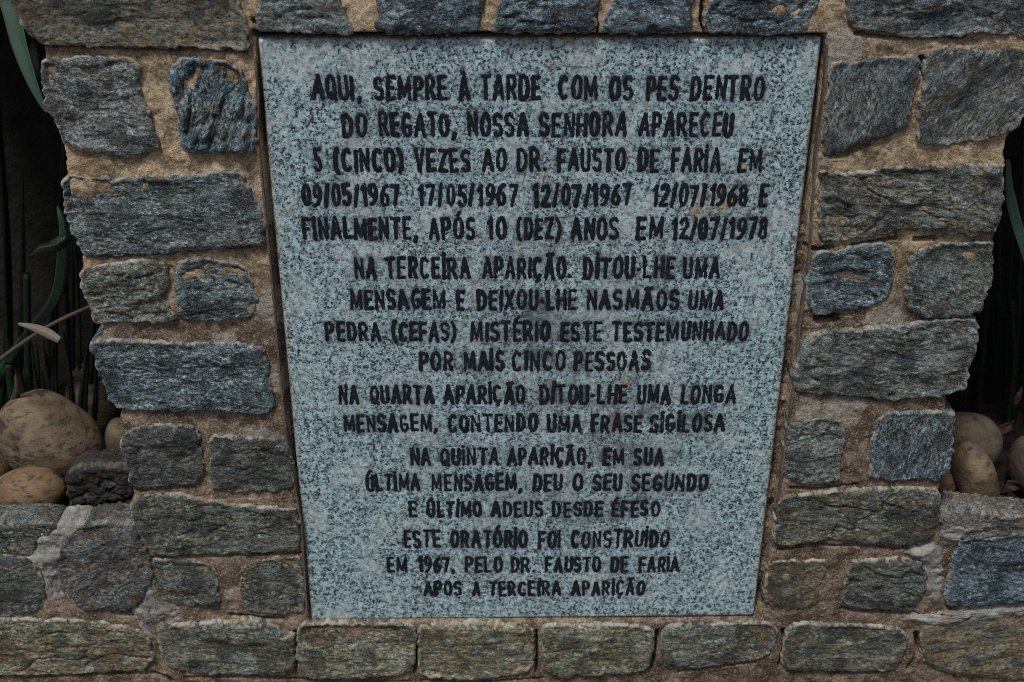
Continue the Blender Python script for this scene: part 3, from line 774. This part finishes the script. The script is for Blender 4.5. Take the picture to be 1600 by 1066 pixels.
for li, (vt, vb, words) in enumerate(LINES):
    segs = []
    for word, u0, u1 in words:
        zb = P(u0, vb)[2] + RAD * 0.7; zt = P(u0, vt)[2] - RAD * 0.7
        H = zt - zb
        x0 = P(u0, vb)[0] + RAD; x1 = P(u1, vb)[0] - RAD
        adv = sum(GL[c][0] for c in word) + GAP * (len(word) - 1) * 1.0
        sx = (x1 - x0) / adv if adv > 0.05 else H
        cx = x0
        for ch in word:
            wg, st = GL[ch]
            rot = rnd.gauss(0, 0.022); sy = H * rnd.uniform(0.965, 1.035); dz = rnd.gauss(0, 0.02) * H; dx = rnd.gauss(0, 0.008) * H
            rad = RAD * rnd.uniform(0.92, 1.16) * (0.80 if ch in 'NM8' else 1.0)
            for s in st:
                rr = rad * rnd.uniform(0.92, 1.10)
                q = []
                for (a, b) in s:
                    xx_ = a * sx; zz_ = b * sy
                    q.append((cx + dx + xx_ - rot * zz_ + rnd.gauss(0, .00022), zb + dz + zz_ + rot * (xx_ - wg * sx / 2) + rnd.gauss(0, .0003)))
                if rnd.random() < 0.10 and len(q) == 2 and ch not in '.,-/':      # a little run of paint below a stem
                    lo = min(q, key=lambda p: p[1]); segs.append((lo, (lo[0], lo[1] - 0.1 * H), rr * 0.6))
                for a, b in zip(q[:-1], q[1:]):
                    segs.append((a, b, rr))
            cx += (wg + GAP) * sx
    allseg.append(segs)
    arr = np.array([[a[0], a[1], b[0], b[1], r_] for a, b, r_ in segs])
    st = 0.00050
    gx_ = np.arange(min(arr[:, 0].min(), arr[:, 2].min()) - 0.006, max(arr[:, 0].max(), arr[:, 2].max()) + 0.006, st)
    gz_ = np.arange(min(arr[:, 1].min(), arr[:, 3].min()) - 0.006, max(arr[:, 1].max(), arr[:, 3].max()) + 0.006, st)
    sd = np.full((len(gx_), len(gz_)), 0.006)
    for ax, az, bx, bz, r_ in arr:
        i0 = np.searchsorted(gx_, min(ax, bx) - 0.006); i1 = np.searchsorted(gx_, max(ax, bx) + 0.006)
        j0 = np.searchsorted(gz_, min(az, bz) - 0.006); j1 = np.searchsorted(gz_, max(az, bz) + 0.006)
        xg, zg = np.meshgrid(gx_[i0:i1], gz_[j0:j1], indexing='ij')
        sd[i0:i1, j0:j1] = np.minimum(sd[i0:i1, j0:j1], seg_dist(xg, zg, ax, az, bx, bz) - r_)
    xg, zg = np.meshgrid(gx_, gz_, indexing='ij')
    sd = sd + fbm(xg * 260, zg * 260, 71 + li, 3) * 0.00075 + fbm(xg * 700, zg * 700, 571 + li, 2) * 0.00022 + fbm(xg * 60, zg * 60, 171 + li, 2) * 0.00045
    wear = fbm(xg * 420, zg * 420, 271 + li, 3) + 0.7 * fbm(xg * 45, zg * 45, 371 + li, 2)
    q0 = P(950, 640); rq = np.hypot((xg - q0[0]) / 0.20, (zg - q0[2]) / 0.16)
    sd = np.maximum(sd, (wear - 1.02 + 0.24 * np.exp(-rq * rq)) * 0.002)
    gxg, gzg = np.gradient(sd, st)
    c_in = (sd[:-1, :-1] + sd[1:, :-1] + sd[1:, 1:] + sd[:-1, 1:]) < 0
    cnt = np.zeros(sd.shape, int)
    for a, b in ((0, 0), (1, 0), (0, 1), (1, 1)):
        cnt[a:a + c_in.shape[0], b:b + c_in.shape[1]] += c_in
    bd = (cnt > 0) & (cnt < 4)
    g2 = gxg ** 2 + gzg ** 2 + 1e-3
    lim = st * 0.6
    mx = np.where(bd, np.clip(-sd * gxg / g2, -lim, lim), 0); mz = np.where(bd, np.clip(-sd * gzg / g2, -lim, lim), 0)
    ii = np.arange(sd.size).reshape(sd.shape)
    fq_ = np.stack([ii[:-1, :-1], ii[1:, :-1], ii[1:, 1:], ii[:-1, 1:]], -1)[c_in]
    us = np.unique(fq_); rm = np.full(sd.size, -1); rm[us] = np.arange(len(us))
    yy = -0.0004 - 0.0003 * sstep(0, 0.0012, -sd) - 0.00015 * fbm(xg * 300, zg * 300, 5, 2)
    V = np.stack([(xg + mx).ravel()[us], yy.ravel()[us], (zg + mz).ravel()[us]], 1)
    tl = mesh_obj('text_line', V, rm[fq_], M_PAINT, plaque)
    tl['label'] = 'painted line reading ' + ' '.join(w_[0] for w_ in words).upper()

# granite slab, chamfered, with stains left by paint, rust and wear stored per vertex
nx, nz = 300, 392
gx_ = np.linspace(-PW / 2, PW / 2, nx); gz_ = np.linspace(PTOP - PH, PTOP, nz)
xg, zg = np.meshgrid(gx_, gz_, indexing='ij')
sdt = np.full(xg.shape, 0.03)
for segs in allseg:
    for a, b, r_ in segs:
        i0 = np.searchsorted(gx_, min(a[0], b[0]) - 0.012); i1 = np.searchsorted(gx_, max(a[0], b[0]) + 0.012)
        j0 = np.searchsorted(gz_, min(a[1], b[1]) - 0.012); j1 = np.searchsorted(gz_, max(a[1], b[1]) + 0.012)
        sdt[i0:i1, j0:j1] = np.minimum(sdt[i0:i1, j0:j1], seg_dist(xg[i0:i1, j0:j1], zg[i0:i1, j0:j1], a[0], a[1], b[0], b[1]) - r_)


def blob(lst):
    o = np.zeros(xg.shape)
    for u, v, ru, rv, amp in lst:
        q = P(u, v); o = np.maximum(o, amp * np.exp(-(((xg - q[0]) / (ru * px)) ** 2 + ((zg - q[2]) / (rv * px * 1.15)) ** 2)))
    return o


halo = np.exp(-np.maximum(sdt, 0) / 0.0028) * sstep(-0.45, 0.5, fbm(xg * 26, zg * 26, 90, 3)) * 0.70
smud = blob([(520, 135, 24, 24, .6), (800, 460, 60, 30, .45), (830, 470, 110, 60, .35), (1060, 520, 70, 30, .35), (790, 520, 50, 26, .55), (830, 590, 60, 26, .25), (960, 650, 90, 40, .35), (1080, 655, 40, 25, .5),
             (930, 700, 120, 60, .35), (980, 750, 70, 30, .5), (900, 790, 60, 30, .45), (1120, 290, 30, 20, .3), (1030, 355, 30, 16, .4), (840, 360, 40, 20, .3), (640, 500, 30, 20, .2), (870, 640, 50, 30, .4), (1150, 660, 12, 20, .5), (900, 180, 30, 14, .2), (560, 710, 5, 9, .8)])
smud = np.maximum(smud, blob([(900, 600, 200, 250, .66), (960, 690, 150, 140, .82), (800, 480, 190, 70, .74), (1010, 540, 140, 70, .60), (880, 800, 150, 60, .60), (560, 150, 80, 40, .22), (1090, 170, 130, 30, .16)]) * sstep(-0.7, 0.3, fbm(xg * 14, zg * 14, 93, 4)))
stain = np.clip(halo + smud * sstep(-0.5, 0.5, fbm(xg * 34, zg * 34, 91, 4)), 0, 0.9)
rust = np.clip(blob([(1130, 315, 34, 15, .9), (1160, 270, 16, 14, .55), (1090, 330, 24, 14, .7), (1195, 235, 8, 10, .7), (835, 593, 16, 10, .8), (965, 570, 18, 14, .8), (978, 600, 8, 16, .9), (850, 265, 14, 20, .5), (960, 665, 8, 22, .6), (970, 620, 8, 12, .7), (800, 62, 20, 10, .6), (905, 62, 40, 8, .5), (860, 100, 26, 14, .35), (1150, 388, 14, 6, .5), (700, 95, 10, 10, .3), (640, 62, 50, 6, .5)]), 0, 1) * sstep(-0.6, 0.4, fbm(xg * 60, zg * 60, 92, 4))
rimd = np.minimum(np.minimum(xg + PW / 2, PW / 2 - xg), np.minimum(PTOP - zg, zg - (PTOP - PH)))
rust = np.clip(rust + 0.75 * np.exp(-rimd / 0.0025), 0, 1)
worn = np.clip(blob([(760, 410, 260, 60, .9), (690, 390, 200, 50, .6), (900, 560, 160, 60, .6), (960, 680, 160, 90, .7), (900, 800, 110, 60, .5), (640, 400, 80, 60, .6), (1110, 330, 80, 50, .4)]), 0, 1)
cham = np.clip(1 - rimd / 0.003, 0, 1)
yv = 0.0030 * cham ** 2 + 0.0004 * fbm(xg * 40, zg * 40, 95, 3)
yv = np.maximum(yv, -0.00025) + 0.0
V = np.stack([xg, yv, zg], -1).reshape(-1, 3)
ii = np.arange(nx * nz).reshape(nx, nz)
Fq = np.stack([ii[:-1, :-1], ii[1:, :-1], ii[1:, 1:], ii[:-1, 1:]], -1).reshape(-1, 4)
rim_i = np.concatenate([ii[:, 0], ii[-1, 1:], ii[-2::-1, -1], ii[0, -2:0:-1]])
nb = len(rim_i)
Vb = V[rim_i].copy(); Vb[:, 1] = 0.028
base = len(V)
V = np.vstack([V, Vb])
a = np.arange(nb); b = (a + 1) % nb
Fs = np.stack([rim_i[b], rim_i[a], base + a, base + b], 1)
ext = lambda q: np.concatenate([q.ravel(), q.ravel()[rim_i]])
mesh_obj('slab', V, np.vstack([Fq, Fs]), M_GRANITE, plaque, {'stain': ext(stain), 'rust': ext(rust), 'worn': ext(worn)})

# thin rusted edging strips either side of the recess
for name, pts in (('edging_strip', [(398.5, 95), (402, 150), (405, 228), (423, 430), (437, 590), (450, 700), (470, 820), (476, 900), (480, 960)]),
                  ('edging_strip', [(1293, 70), (1288.5, 140), (1279, 230), (1269, 316), (1262.5, 430), (1251, 510), (1242, 590), (1228.5, 690), (1215, 800)])):
    bar(name, [P(u, v, -0.007) + np.array([0.001 * math.sin(i * 2.3), 0.006, 0]) for i, (u, v) in enumerate(pts)], 0.0022, 0.012, M_IRON, wall)

# ------------------------------------------------------------------ setting behind and around
def box(name, x0, x1, y0, y1, z0, z1, mat, parent=None, div=1, amp=0.0, seed=1):
    import bmesh
    bm = bmesh.new()
    bmesh.ops.create_cube(bm, size=1)
    for v in bm.verts:
        v.co = ((x0 + x1) / 2 + v.co.x * (x1 - x0), (y0 + y1) / 2 + v.co.y * (y1 - y0), (z0 + z1) / 2 + v.co.z * (z1 - z0))
    bmesh.ops.bevel(bm, geom=bm.edges[:], offset=min(x1 - x0, y1 - y0, z1 - z0) * 0.12, segments=3, affect='EDGES')
    if div > 1:
        bmesh.ops.subdivide_edges(bm, edges=bm.edges[:], cuts=div, use_grid_fill=True)
        for v in bm.verts:
            n = float(fbm(np.array([v.co.x * 9 + v.co.y * 5]), np.array([v.co.z * 9 - v.co.y * 4]), seed, 4)[0])
            v.co.y += amp * n
    me = bpy.data.meshes.new(name); bm.to_mesh(me); bm.free()
    me.materials.append(mat)
    return link(bpy.data.objects.new(name, me), parent)


def sheet(name, x0, x1, y0, y1, z, mat, st, amp, seed):
    gx = np.arange(x0, x1 + st / 2, st); gy = np.arange(y0, y1 + st / 2, st)
    a, b = np.meshgrid(gx, gy, indexing='ij')
    zz = z + amp * fbm(a * 14, b * 14, seed, 4) + amp * .4 * fbm(a * 60, b * 60, seed + 1, 3)
    ii = np.arange(a.size).reshape(a.shape)
    return mesh_obj(name, np.stack([a, b, zz], -1).reshape(-1, 3), np.stack([ii[:-1, :-1], ii[1:, :-1], ii[1:, 1:], ii[:-1, 1:]], -1).reshape(-1, 4), mat)


ZS = zl - 0.062
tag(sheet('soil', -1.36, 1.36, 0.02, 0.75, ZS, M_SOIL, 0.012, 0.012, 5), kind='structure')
tag(sheet('ground', -60, 60, -80, 40, 0.0, M_GROUND, 2.0, 0.0, 6), kind='structure')
bw = box('shade_backdrop', -1.7, 1.7, 0.72, 0.95, 0.0, 1.55, M_BACK, None, 6, 0.03, 4)  # added wall, near-black so the space behind the beds reads as shade
tag(bw, 'added near black wall standing in for the deep shade behind the planting bed', 'wall')
cz = P(0, -60)[2] + 0.0
cp = box('shade_slab', -1.0, 1.0, 0.012, 0.70, cz, cz + 0.07, M_SHADE_SLAB, wall)  # unseen slab, added above the beds to keep sky light out


# ------------------------------------------------------------------ pebbles and rocks
def pebble(u, v, y, wu, hv, tilt, mat, label, seed, depth=None, power=2.2, name='pebble', egg=0.0, lump=0.035, group='rounded pebbles in the planting beds'):
    c = P(u, v, y)
    rx = abs(P(u + wu / 2, v, y)[0] - c[0]); rz = abs(P(u, v + hv / 2, y)[2] - c[2])
    ry = depth or (rx + rz) / 2 * 0.9
    n, mth = 72, 48
    th = np.linspace(0, 2 * np.pi, n, endpoint=False); ph = np.linspace(0, np.pi, mth)
    T, PH_ = np.meshgrid(th, ph, indexing='ij')
    sg = lambda q: np.sign(q) * np.abs(q) ** (2 / power)
    x = sg(np.cos(T)) * sg(np.sin(PH_)); yy = sg(np.sin(T)) * sg(np.sin(PH_)); z = sg(np.cos(PH_))
    k = 1 + lump * fbm(x * 1.6 + seed, z * 1.6 + yy * 1.1, seed, 3) + lump * .12 * fbm(x * 9 + yy * 4, z * 9 - yy * 3, seed + 2, 3)
    tap = 1 + egg * x
    x, yy, z = x * k * rx, yy * k * ry * tap, z * k * rz * tap
    ct, s_ = math.cos(tilt), math.sin(tilt)
    x, z = x * ct - z * s_, x * s_ + z * ct
    V = np.stack([x, yy, z], -1).reshape(-1, 3)
    ii = np.arange(n * mth).reshape(n, mth); jn = np.roll(ii, -1, 0)
    Fq = np.stack([ii[:, :-1], ii[:, 1:], jn[:, 1:], jn[:, :-1]], -1).reshape(-1, 4)
    o = mesh_obj(name, V, Fq, mat)
    o.location = c
    return tag(o, label, 'pebble' if name == 'pebble' else 'rock', group)


M_PT = mat_pebble('pebble_tan', (0.072, 0.051, 0.031), (0.150, 0.110, 0.067), (0.030, 0.022, 0.015))
M_PO = mat_pebble('pebble_orange', (0.095, 0.055, 0.029), (0.170, 0.108, 0.061), (0.028, 0.021, 0.016))
M_PY = mat_pebble('pebble_yellow', (0.058, 0.045, 0.026), (0.105, 0.083, 0.049), (0.050, 0.038, 0.024))
M_PD = mat_pebble('pebble_dark', (0.036, 0.029, 0.021), (0.070, 0.055, 0.039), (0.018, 0.015, 0.012))
pebble(80, 686, 0.175, 172, 106, -0.62, M_PT, 'largest tan pebble with a dark smudge, in the left bed against the wall', 11, egg=-0.12)
pebble(46, 771, 0.095, 116, 66, 0.10, M_PO, 'speckled orange brown pebble lying in front of the largest tan pebble', 12)
pebble(-8, 716, 0.13, 44, 62, 0.3, M_PO, 'brown pebble cut by the left edge beside the largest tan pebble', 13)
pebble(190, 690, 0.20, 46, 66, 0.1, M_PY, 'yellowish pebble half hidden behind the left side of the stone wall', 14)
pebble(152, 632, 0.30, 92, 118, 0.0, M_PD, 'big dim brown pebble behind the largest tan pebble', 15)
pebble(1508, 690, 0.17, 108, 78, -0.30, M_PY, 'smooth pale olive pebble resting on top at the right side of the wall', 16, egg=0.1)
pebble(1522, 748, 0.105, 66, 108, 0.38, M_PT, 'upright brown stained pebble below the pale olive pebble', 17)
pebble(1477, 757, 0.11, 32, 46, 0.15, M_PO, 'small orange pebble squeezed against the right edge of the wall', 18)
pebble(1606, 728, 0.16, 56, 84, 0.1, M_PD, 'dark pebble cut by the right edge of the photo', 19)
M_SLATE = mat_simple('dark_slate', (0.018, 0.016, 0.015), (0.060, 0.046, 0.038), 60, 0.8, 0.004, 0.4)
blk = [(103, 742), (118, 732), (150, 727), (180, 729), (215, 727), (215, 822), (160, 824), (108, 822), (104, 775), (100, 750)]
o = stone([(lambda p: (p[0], p[2]))(P(u, v, 0.075)) for u, v in blk], 0.016, (0.24, 0.21, 0.20), 0.45, 0.03, 1.6, y0=0.085, back=0.115, name='slate_block', mat=M_STONE, world=True, parent=empty('dark_rock', P(150, 800, 0.1), 'dark layered broken rock wedged between the orange pebble and the wall', 'rock'))


# ------------------------------------------------------------------ plants
def blade(name, pts, wid, mat, parent=None, fold=0.25, tip=0.9, twist=0.0, flat=(1, 0, 0), base=0.7):
    pts = [np.array(p, float) for p in pts]
    n = 40
    q = []
    m = len(pts)
    for i in range(n):          # Catmull-Rom through the given points
        s = i / (n - 1) * (m - 1); k = min(int(s), m - 2); f = s - k
        p0 = pts[max(k - 1, 0)]; p1 = pts[k]; p2 = pts[k + 1]; p3 = pts[min(k + 2, m - 1)]
        q.append(0.5 * (2 * p1 + (p2 - p0) * f + (2 * p0 - 5 * p1 + 4 * p2 - p3) * f * f + (3 * p1 - p0 - 3 * p2 + p3) * f ** 3))
    V = []; co = []; Fq = []
    C = 9
    for i, p in enumerate(q):
        t = q[min(i + 1, n - 1)] - q[max(i - 1, 0)]; t /= np.linalg.norm(t)
        s = np.array(flat, float); s -= t * np.dot(s, t); s /= np.linalg.norm(s)
        nn = np.cross(t, s)
        a = twist * i / n
        s, nn = s * math.cos(a) + nn * math.sin(a), nn * math.cos(a) - s * math.sin(a)
        x = i / (n - 1)
        wv = wid * (base + (1 - base) * min(x * 4, 1)) * max(1 - max(x - (1 - tip), 0) / tip, 0.0) ** 0.6 + 0.0003
        for j in range(C):
            e = j / (C - 1) * 2 - 1
            for side in (1,):
                V.append(p + s * e * wv / 2 + nn * (abs(e) - 0.5) * wv * fold)
                co.append((e * 0.5, x * 3, 0))
    nf = n * C
    V += [v + np.array([0, 0.0009, 0.0003]) for v in V]; co += co
    for i in range(n - 1):
        for j in range(C - 1):
            a = i * C + j
            Fq.append((a, a + 1, a + 1 + C, a + C)); Fq.append((nf + a, nf + a + C, nf + a + 1 + C, nf + a + 1))
        a = i * C; Fq.append((a, a + C, nf + a + C, nf + a)); a = i * C + C - 1; Fq.append((a, nf + a, nf + a + C, a + C))
    return mesh_obj(name, V, Fq, mat, parent, {'co': co})


def stem(name, pts, r, mat, parent=None, r1=None):
    pts = [np.array(p, float) for p in pts]
    r1 = r if r1 is None else r1
    n = 24; m = len(pts); V = []; co = []; Fq = []; C = 10
    q = []
    for i in range(n):
        s = i / (n - 1) * (m - 1); k = min(int(s), m - 2); f = s - k
        p0 = pts[max(k - 1, 0)]; p1 = pts[k]; p2 = pts[k + 1]; p3 = pts[min(k + 2, m - 1)]
        q.append(0.5 * (2 * p1 + (p2 - p0) * f + (2 * p0 - 5 * p1 + 4 * p2 - p3) * f * f + (3 * p1 - p0 - 3 * p2 + p3) * f ** 3))
    for i, p in enumerate(q):
        t = q[min(i + 1, n - 1)] - q[max(i - 1, 0)]; t /= np.linalg.norm(t)
        s = np.cross(t, (0.3, 0.9, 0.1)); s /= np.linalg.norm(s); nn = np.cross(t, s)
        rr = r + (r1 - r) * i / (n - 1)
        for j in range(C):
            a = 2 * math.pi * j / C
            V.append(p + (s * math.cos(a) + nn * math.sin(a)) * rr); co.append((j / C, i / n * 3, 0))
    for i in range(n - 1):
        for j in range(C):
            a = i * C + j; b = i * C + (j + 1) % C
            Fq.append((a, b, b + C, a + C))
    tr = []
    V.append(q[0]); V.append(q[-1]); co += [(0.5, 0, 0), (0.5, 3, 0)]
    for j in range(C):
        tr.append((n * C, (j + 1) % C, j)); tr.append((n * C + 1, (n - 1) * C + j, (n - 1) * C + (j + 1) % C))
    return mesh_obj(name, V, Fq, mat, parent, {'co': co}, tr)


M_LEAF = mat_leaf('leaf_green', (0.014, 0.036, 0.024), (0.036, 0.078, 0.052))
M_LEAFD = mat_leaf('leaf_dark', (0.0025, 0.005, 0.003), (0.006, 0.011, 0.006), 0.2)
M_REED = mat_leaf('reed_green', (0.0025, 0.0065, 0.003), (0.006, 0.015, 0.006), 0.25)
M_DRY = mat_leaf('dry_leaf', (0.085, 0.074, 0.060), (0.16, 0.142, 0.115), 0.2)
M_DEAD = mat_leaf('dead_leaf', (0.020, 0.012, 0.009), (0.050, 0.032, 0.025), 0.1)
M_TWIG = mat_leaf('dry_twig', (0.040, 0.030, 0.025), (0.085, 0.068, 0.056), 0.2)

sp = empty('strap_leaf_plant', P(-60, 700, 0.3), 'plant with long smooth green strap leaves hanging beside the upper left stones', 'plant')
blade('leaf', [P(-30, -90, 0.06), P(12, -10, 0.035), P(32, 70, 0.02), P(52, 130, 0.012), P(73, 176, 0.010)], 0.026, M_LEAF, sp, 0.22, 0.75, 0.0, (1, -0.35, 0.2))
blade('leaf', [P(-20, -90, 0.12), P(30, 20, 0.10), P(48, 70, 0.07), P(62, 125, 0.04)], 0.020, M_LEAFD, sp, 0.2, 0.7, 0.0, (1, 0.2, 0.1))
o = blade('leaf', [P(-60, 700, 0.30), P(20, 560, 0.26), P(88, 470, 0.16), P(102, 390, 0.11), P(100, 350, 0.10), P(90, 322, 0.10)], 0.020, M_LEAF, sp, 0.35, 0.5, 0.9, (1, 0.3, 0))
o['label'] = 'curled leaf tip'
o = blade('leaf', [P(102, 350, 0.105), P(102, 372, 0.10), P(84, 384, 0.09), P(62, 388, 0.085), P(46, 400, 0.085)], 0.015, M_LEAFD, sp, 0.35, 0.5, 0.6, (0, 0.4, 1))
o['label'] = 'withered bent leaf end'


def clump(name, label, spots, zbase_y, mat, seed, cut=()):
    e = empty(name, P(spots[0][0], 640, zbase_y), label, 'plant')
    rs = random.Random(seed)
    for (u0, v0, u1, v1, y0, y1, r, kind) in spots:
        a = P(u0, v0, y0); b = P(u1, v1, y1)
        a[2] = min(a[2], ZS - 0.01)
        mid = (a + b) / 2 + np.array([rs.uniform(-.012, .012), rs.uniform(-.01, .01), 0])
        if kind == 's':
            stem('stem', [a, mid, b], r, mat, e)
        else:
            blade('leaf', [a, mid, b], r * 2, mat, e, 0.3, 0.5, 0.3, (1, 0.2, 0))
    return e


L = []
rs = random.Random(5)
L += [(38, 640, 42, 428, 0.22, 0.22, 0.0050, 's'), (16, 640, 14, 568, 0.20, 0.20, 0.0062, 's')]
for i in range(22):
    u = rs.uniform(-60, 150); y = rs.uniform(0.24, 0.55)
    L.append((u, 660, u + rs.uniform(-26, 26), rs.uniform(60, 430), y, y + rs.uniform(-.03, .06), rs.uniform(0.0025, 0.0045), rs.choice('slll')))
for i in range(16):
    u = rs.uniform(10, 120); y = rs.uniform(0.20, 0.27)
    L.append((u, 640, u + (u - 60) * .25 + rs.uniform(-10, 24), rs.uniform(500, 590), y, y, rs.uniform(0.003, 0.0045), 'l'))
clump('reed_clump', 'clump of dark green reed stems growing behind the pebbles of the left bed', L, 0.25, M_REED, 3)
L = []
for i in range(22):
    u = rs.uniform(1490, 1680); y = rs.uniform(0.24, 0.58)
    L.append((u, 680, u + rs.uniform(-10, 50), rs.uniform(100, 480), y, y + rs.uniform(-.03, .05), rs.uniform(0.0022, 0.0042), rs.choice('sll')))
L.append((1480, 660, 1545, 540, 0.3, 0.28, 0.003, 'l'))
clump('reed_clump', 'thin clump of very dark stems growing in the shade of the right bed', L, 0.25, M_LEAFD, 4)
rp = empty('strap_leaf_plant', P(1660, 700, 0.25), 'plant with one narrow dark green leaf drooping beside the right column stones', 'plant')
blade('leaf', [P(1575, 250, 0.13), P(1577, 300, 0.11), P(1588, 350, 0.10), P(1612, 420, 0.10), P(1660, 560, 0.18), P(1662, 700, 0.25)], 0.013, M_LEAF, rp, 0.3, 0.2, 0.2, (1, 0.2, 0), 0.3)

tw = stem('dry_twig', [P(-10, 570, 0.20), P(30, 540, 0.18), P(85, 505, 0.15), P(152, 474, 0.12)], 0.0034, M_TWIG, None, 0.0024)
tag(tw, 'thin grey brown dry twig leaning against the left side of the wall', 'twig')
dl = blade('dry_leaf', [P(28, 506, 0.150), P(50, 511, 0.140), P(72, 520, 0.135), P(92, 532, 0.130)][::-1], 0.012, M_DRY, None, 0.3, 0.6, 0.4, (0.2, 0.5, 1))
tag(dl, 'pale dry leaf strip lying across the twig', 'dry leaf')
d2 = blade('dry_leaf', [P(18, 640, 0.19), P(27, 610, 0.17), P(24, 585, 0.165)], 0.013, M_TWIG, None, 0.3, 0.9, 0.2, (1, 0.1, 0))
tag(d2, 'small brown leaf sheath standing on top of the largest tan pebble', 'dry leaf')
for i, (u, v, y, a) in enumerate(((1572, 668, 0.20, 0.6), (1592, 620, 0.24, 1.3), (1562, 775, 0.13, 0.2), (1585, 760, 0.13, -0.3))):
    c = P(u, v, y); d = np.array([math.cos(a), 0.3, math.sin(a)]) * 0.014
    o = blade('fallen_leaf', [c - d, c + np.array([0, -.004, .003]), c + d], 0.014, M_DEAD, None, 0.5, 0.7, 1.0, (0.3, 0.6, 0.5))
    tag(o, ('reddish brown curled leaf beside the pale olive pebble on the right', 'withered brown leaf hanging highest among the stems of the right bed',
            'brown leaf lying by the foot of the upright brown pebble', 'brown leaf nearest the dark pebble at the right edge')[i], 'dead leaf', 'withered brown leaves in the right bed')
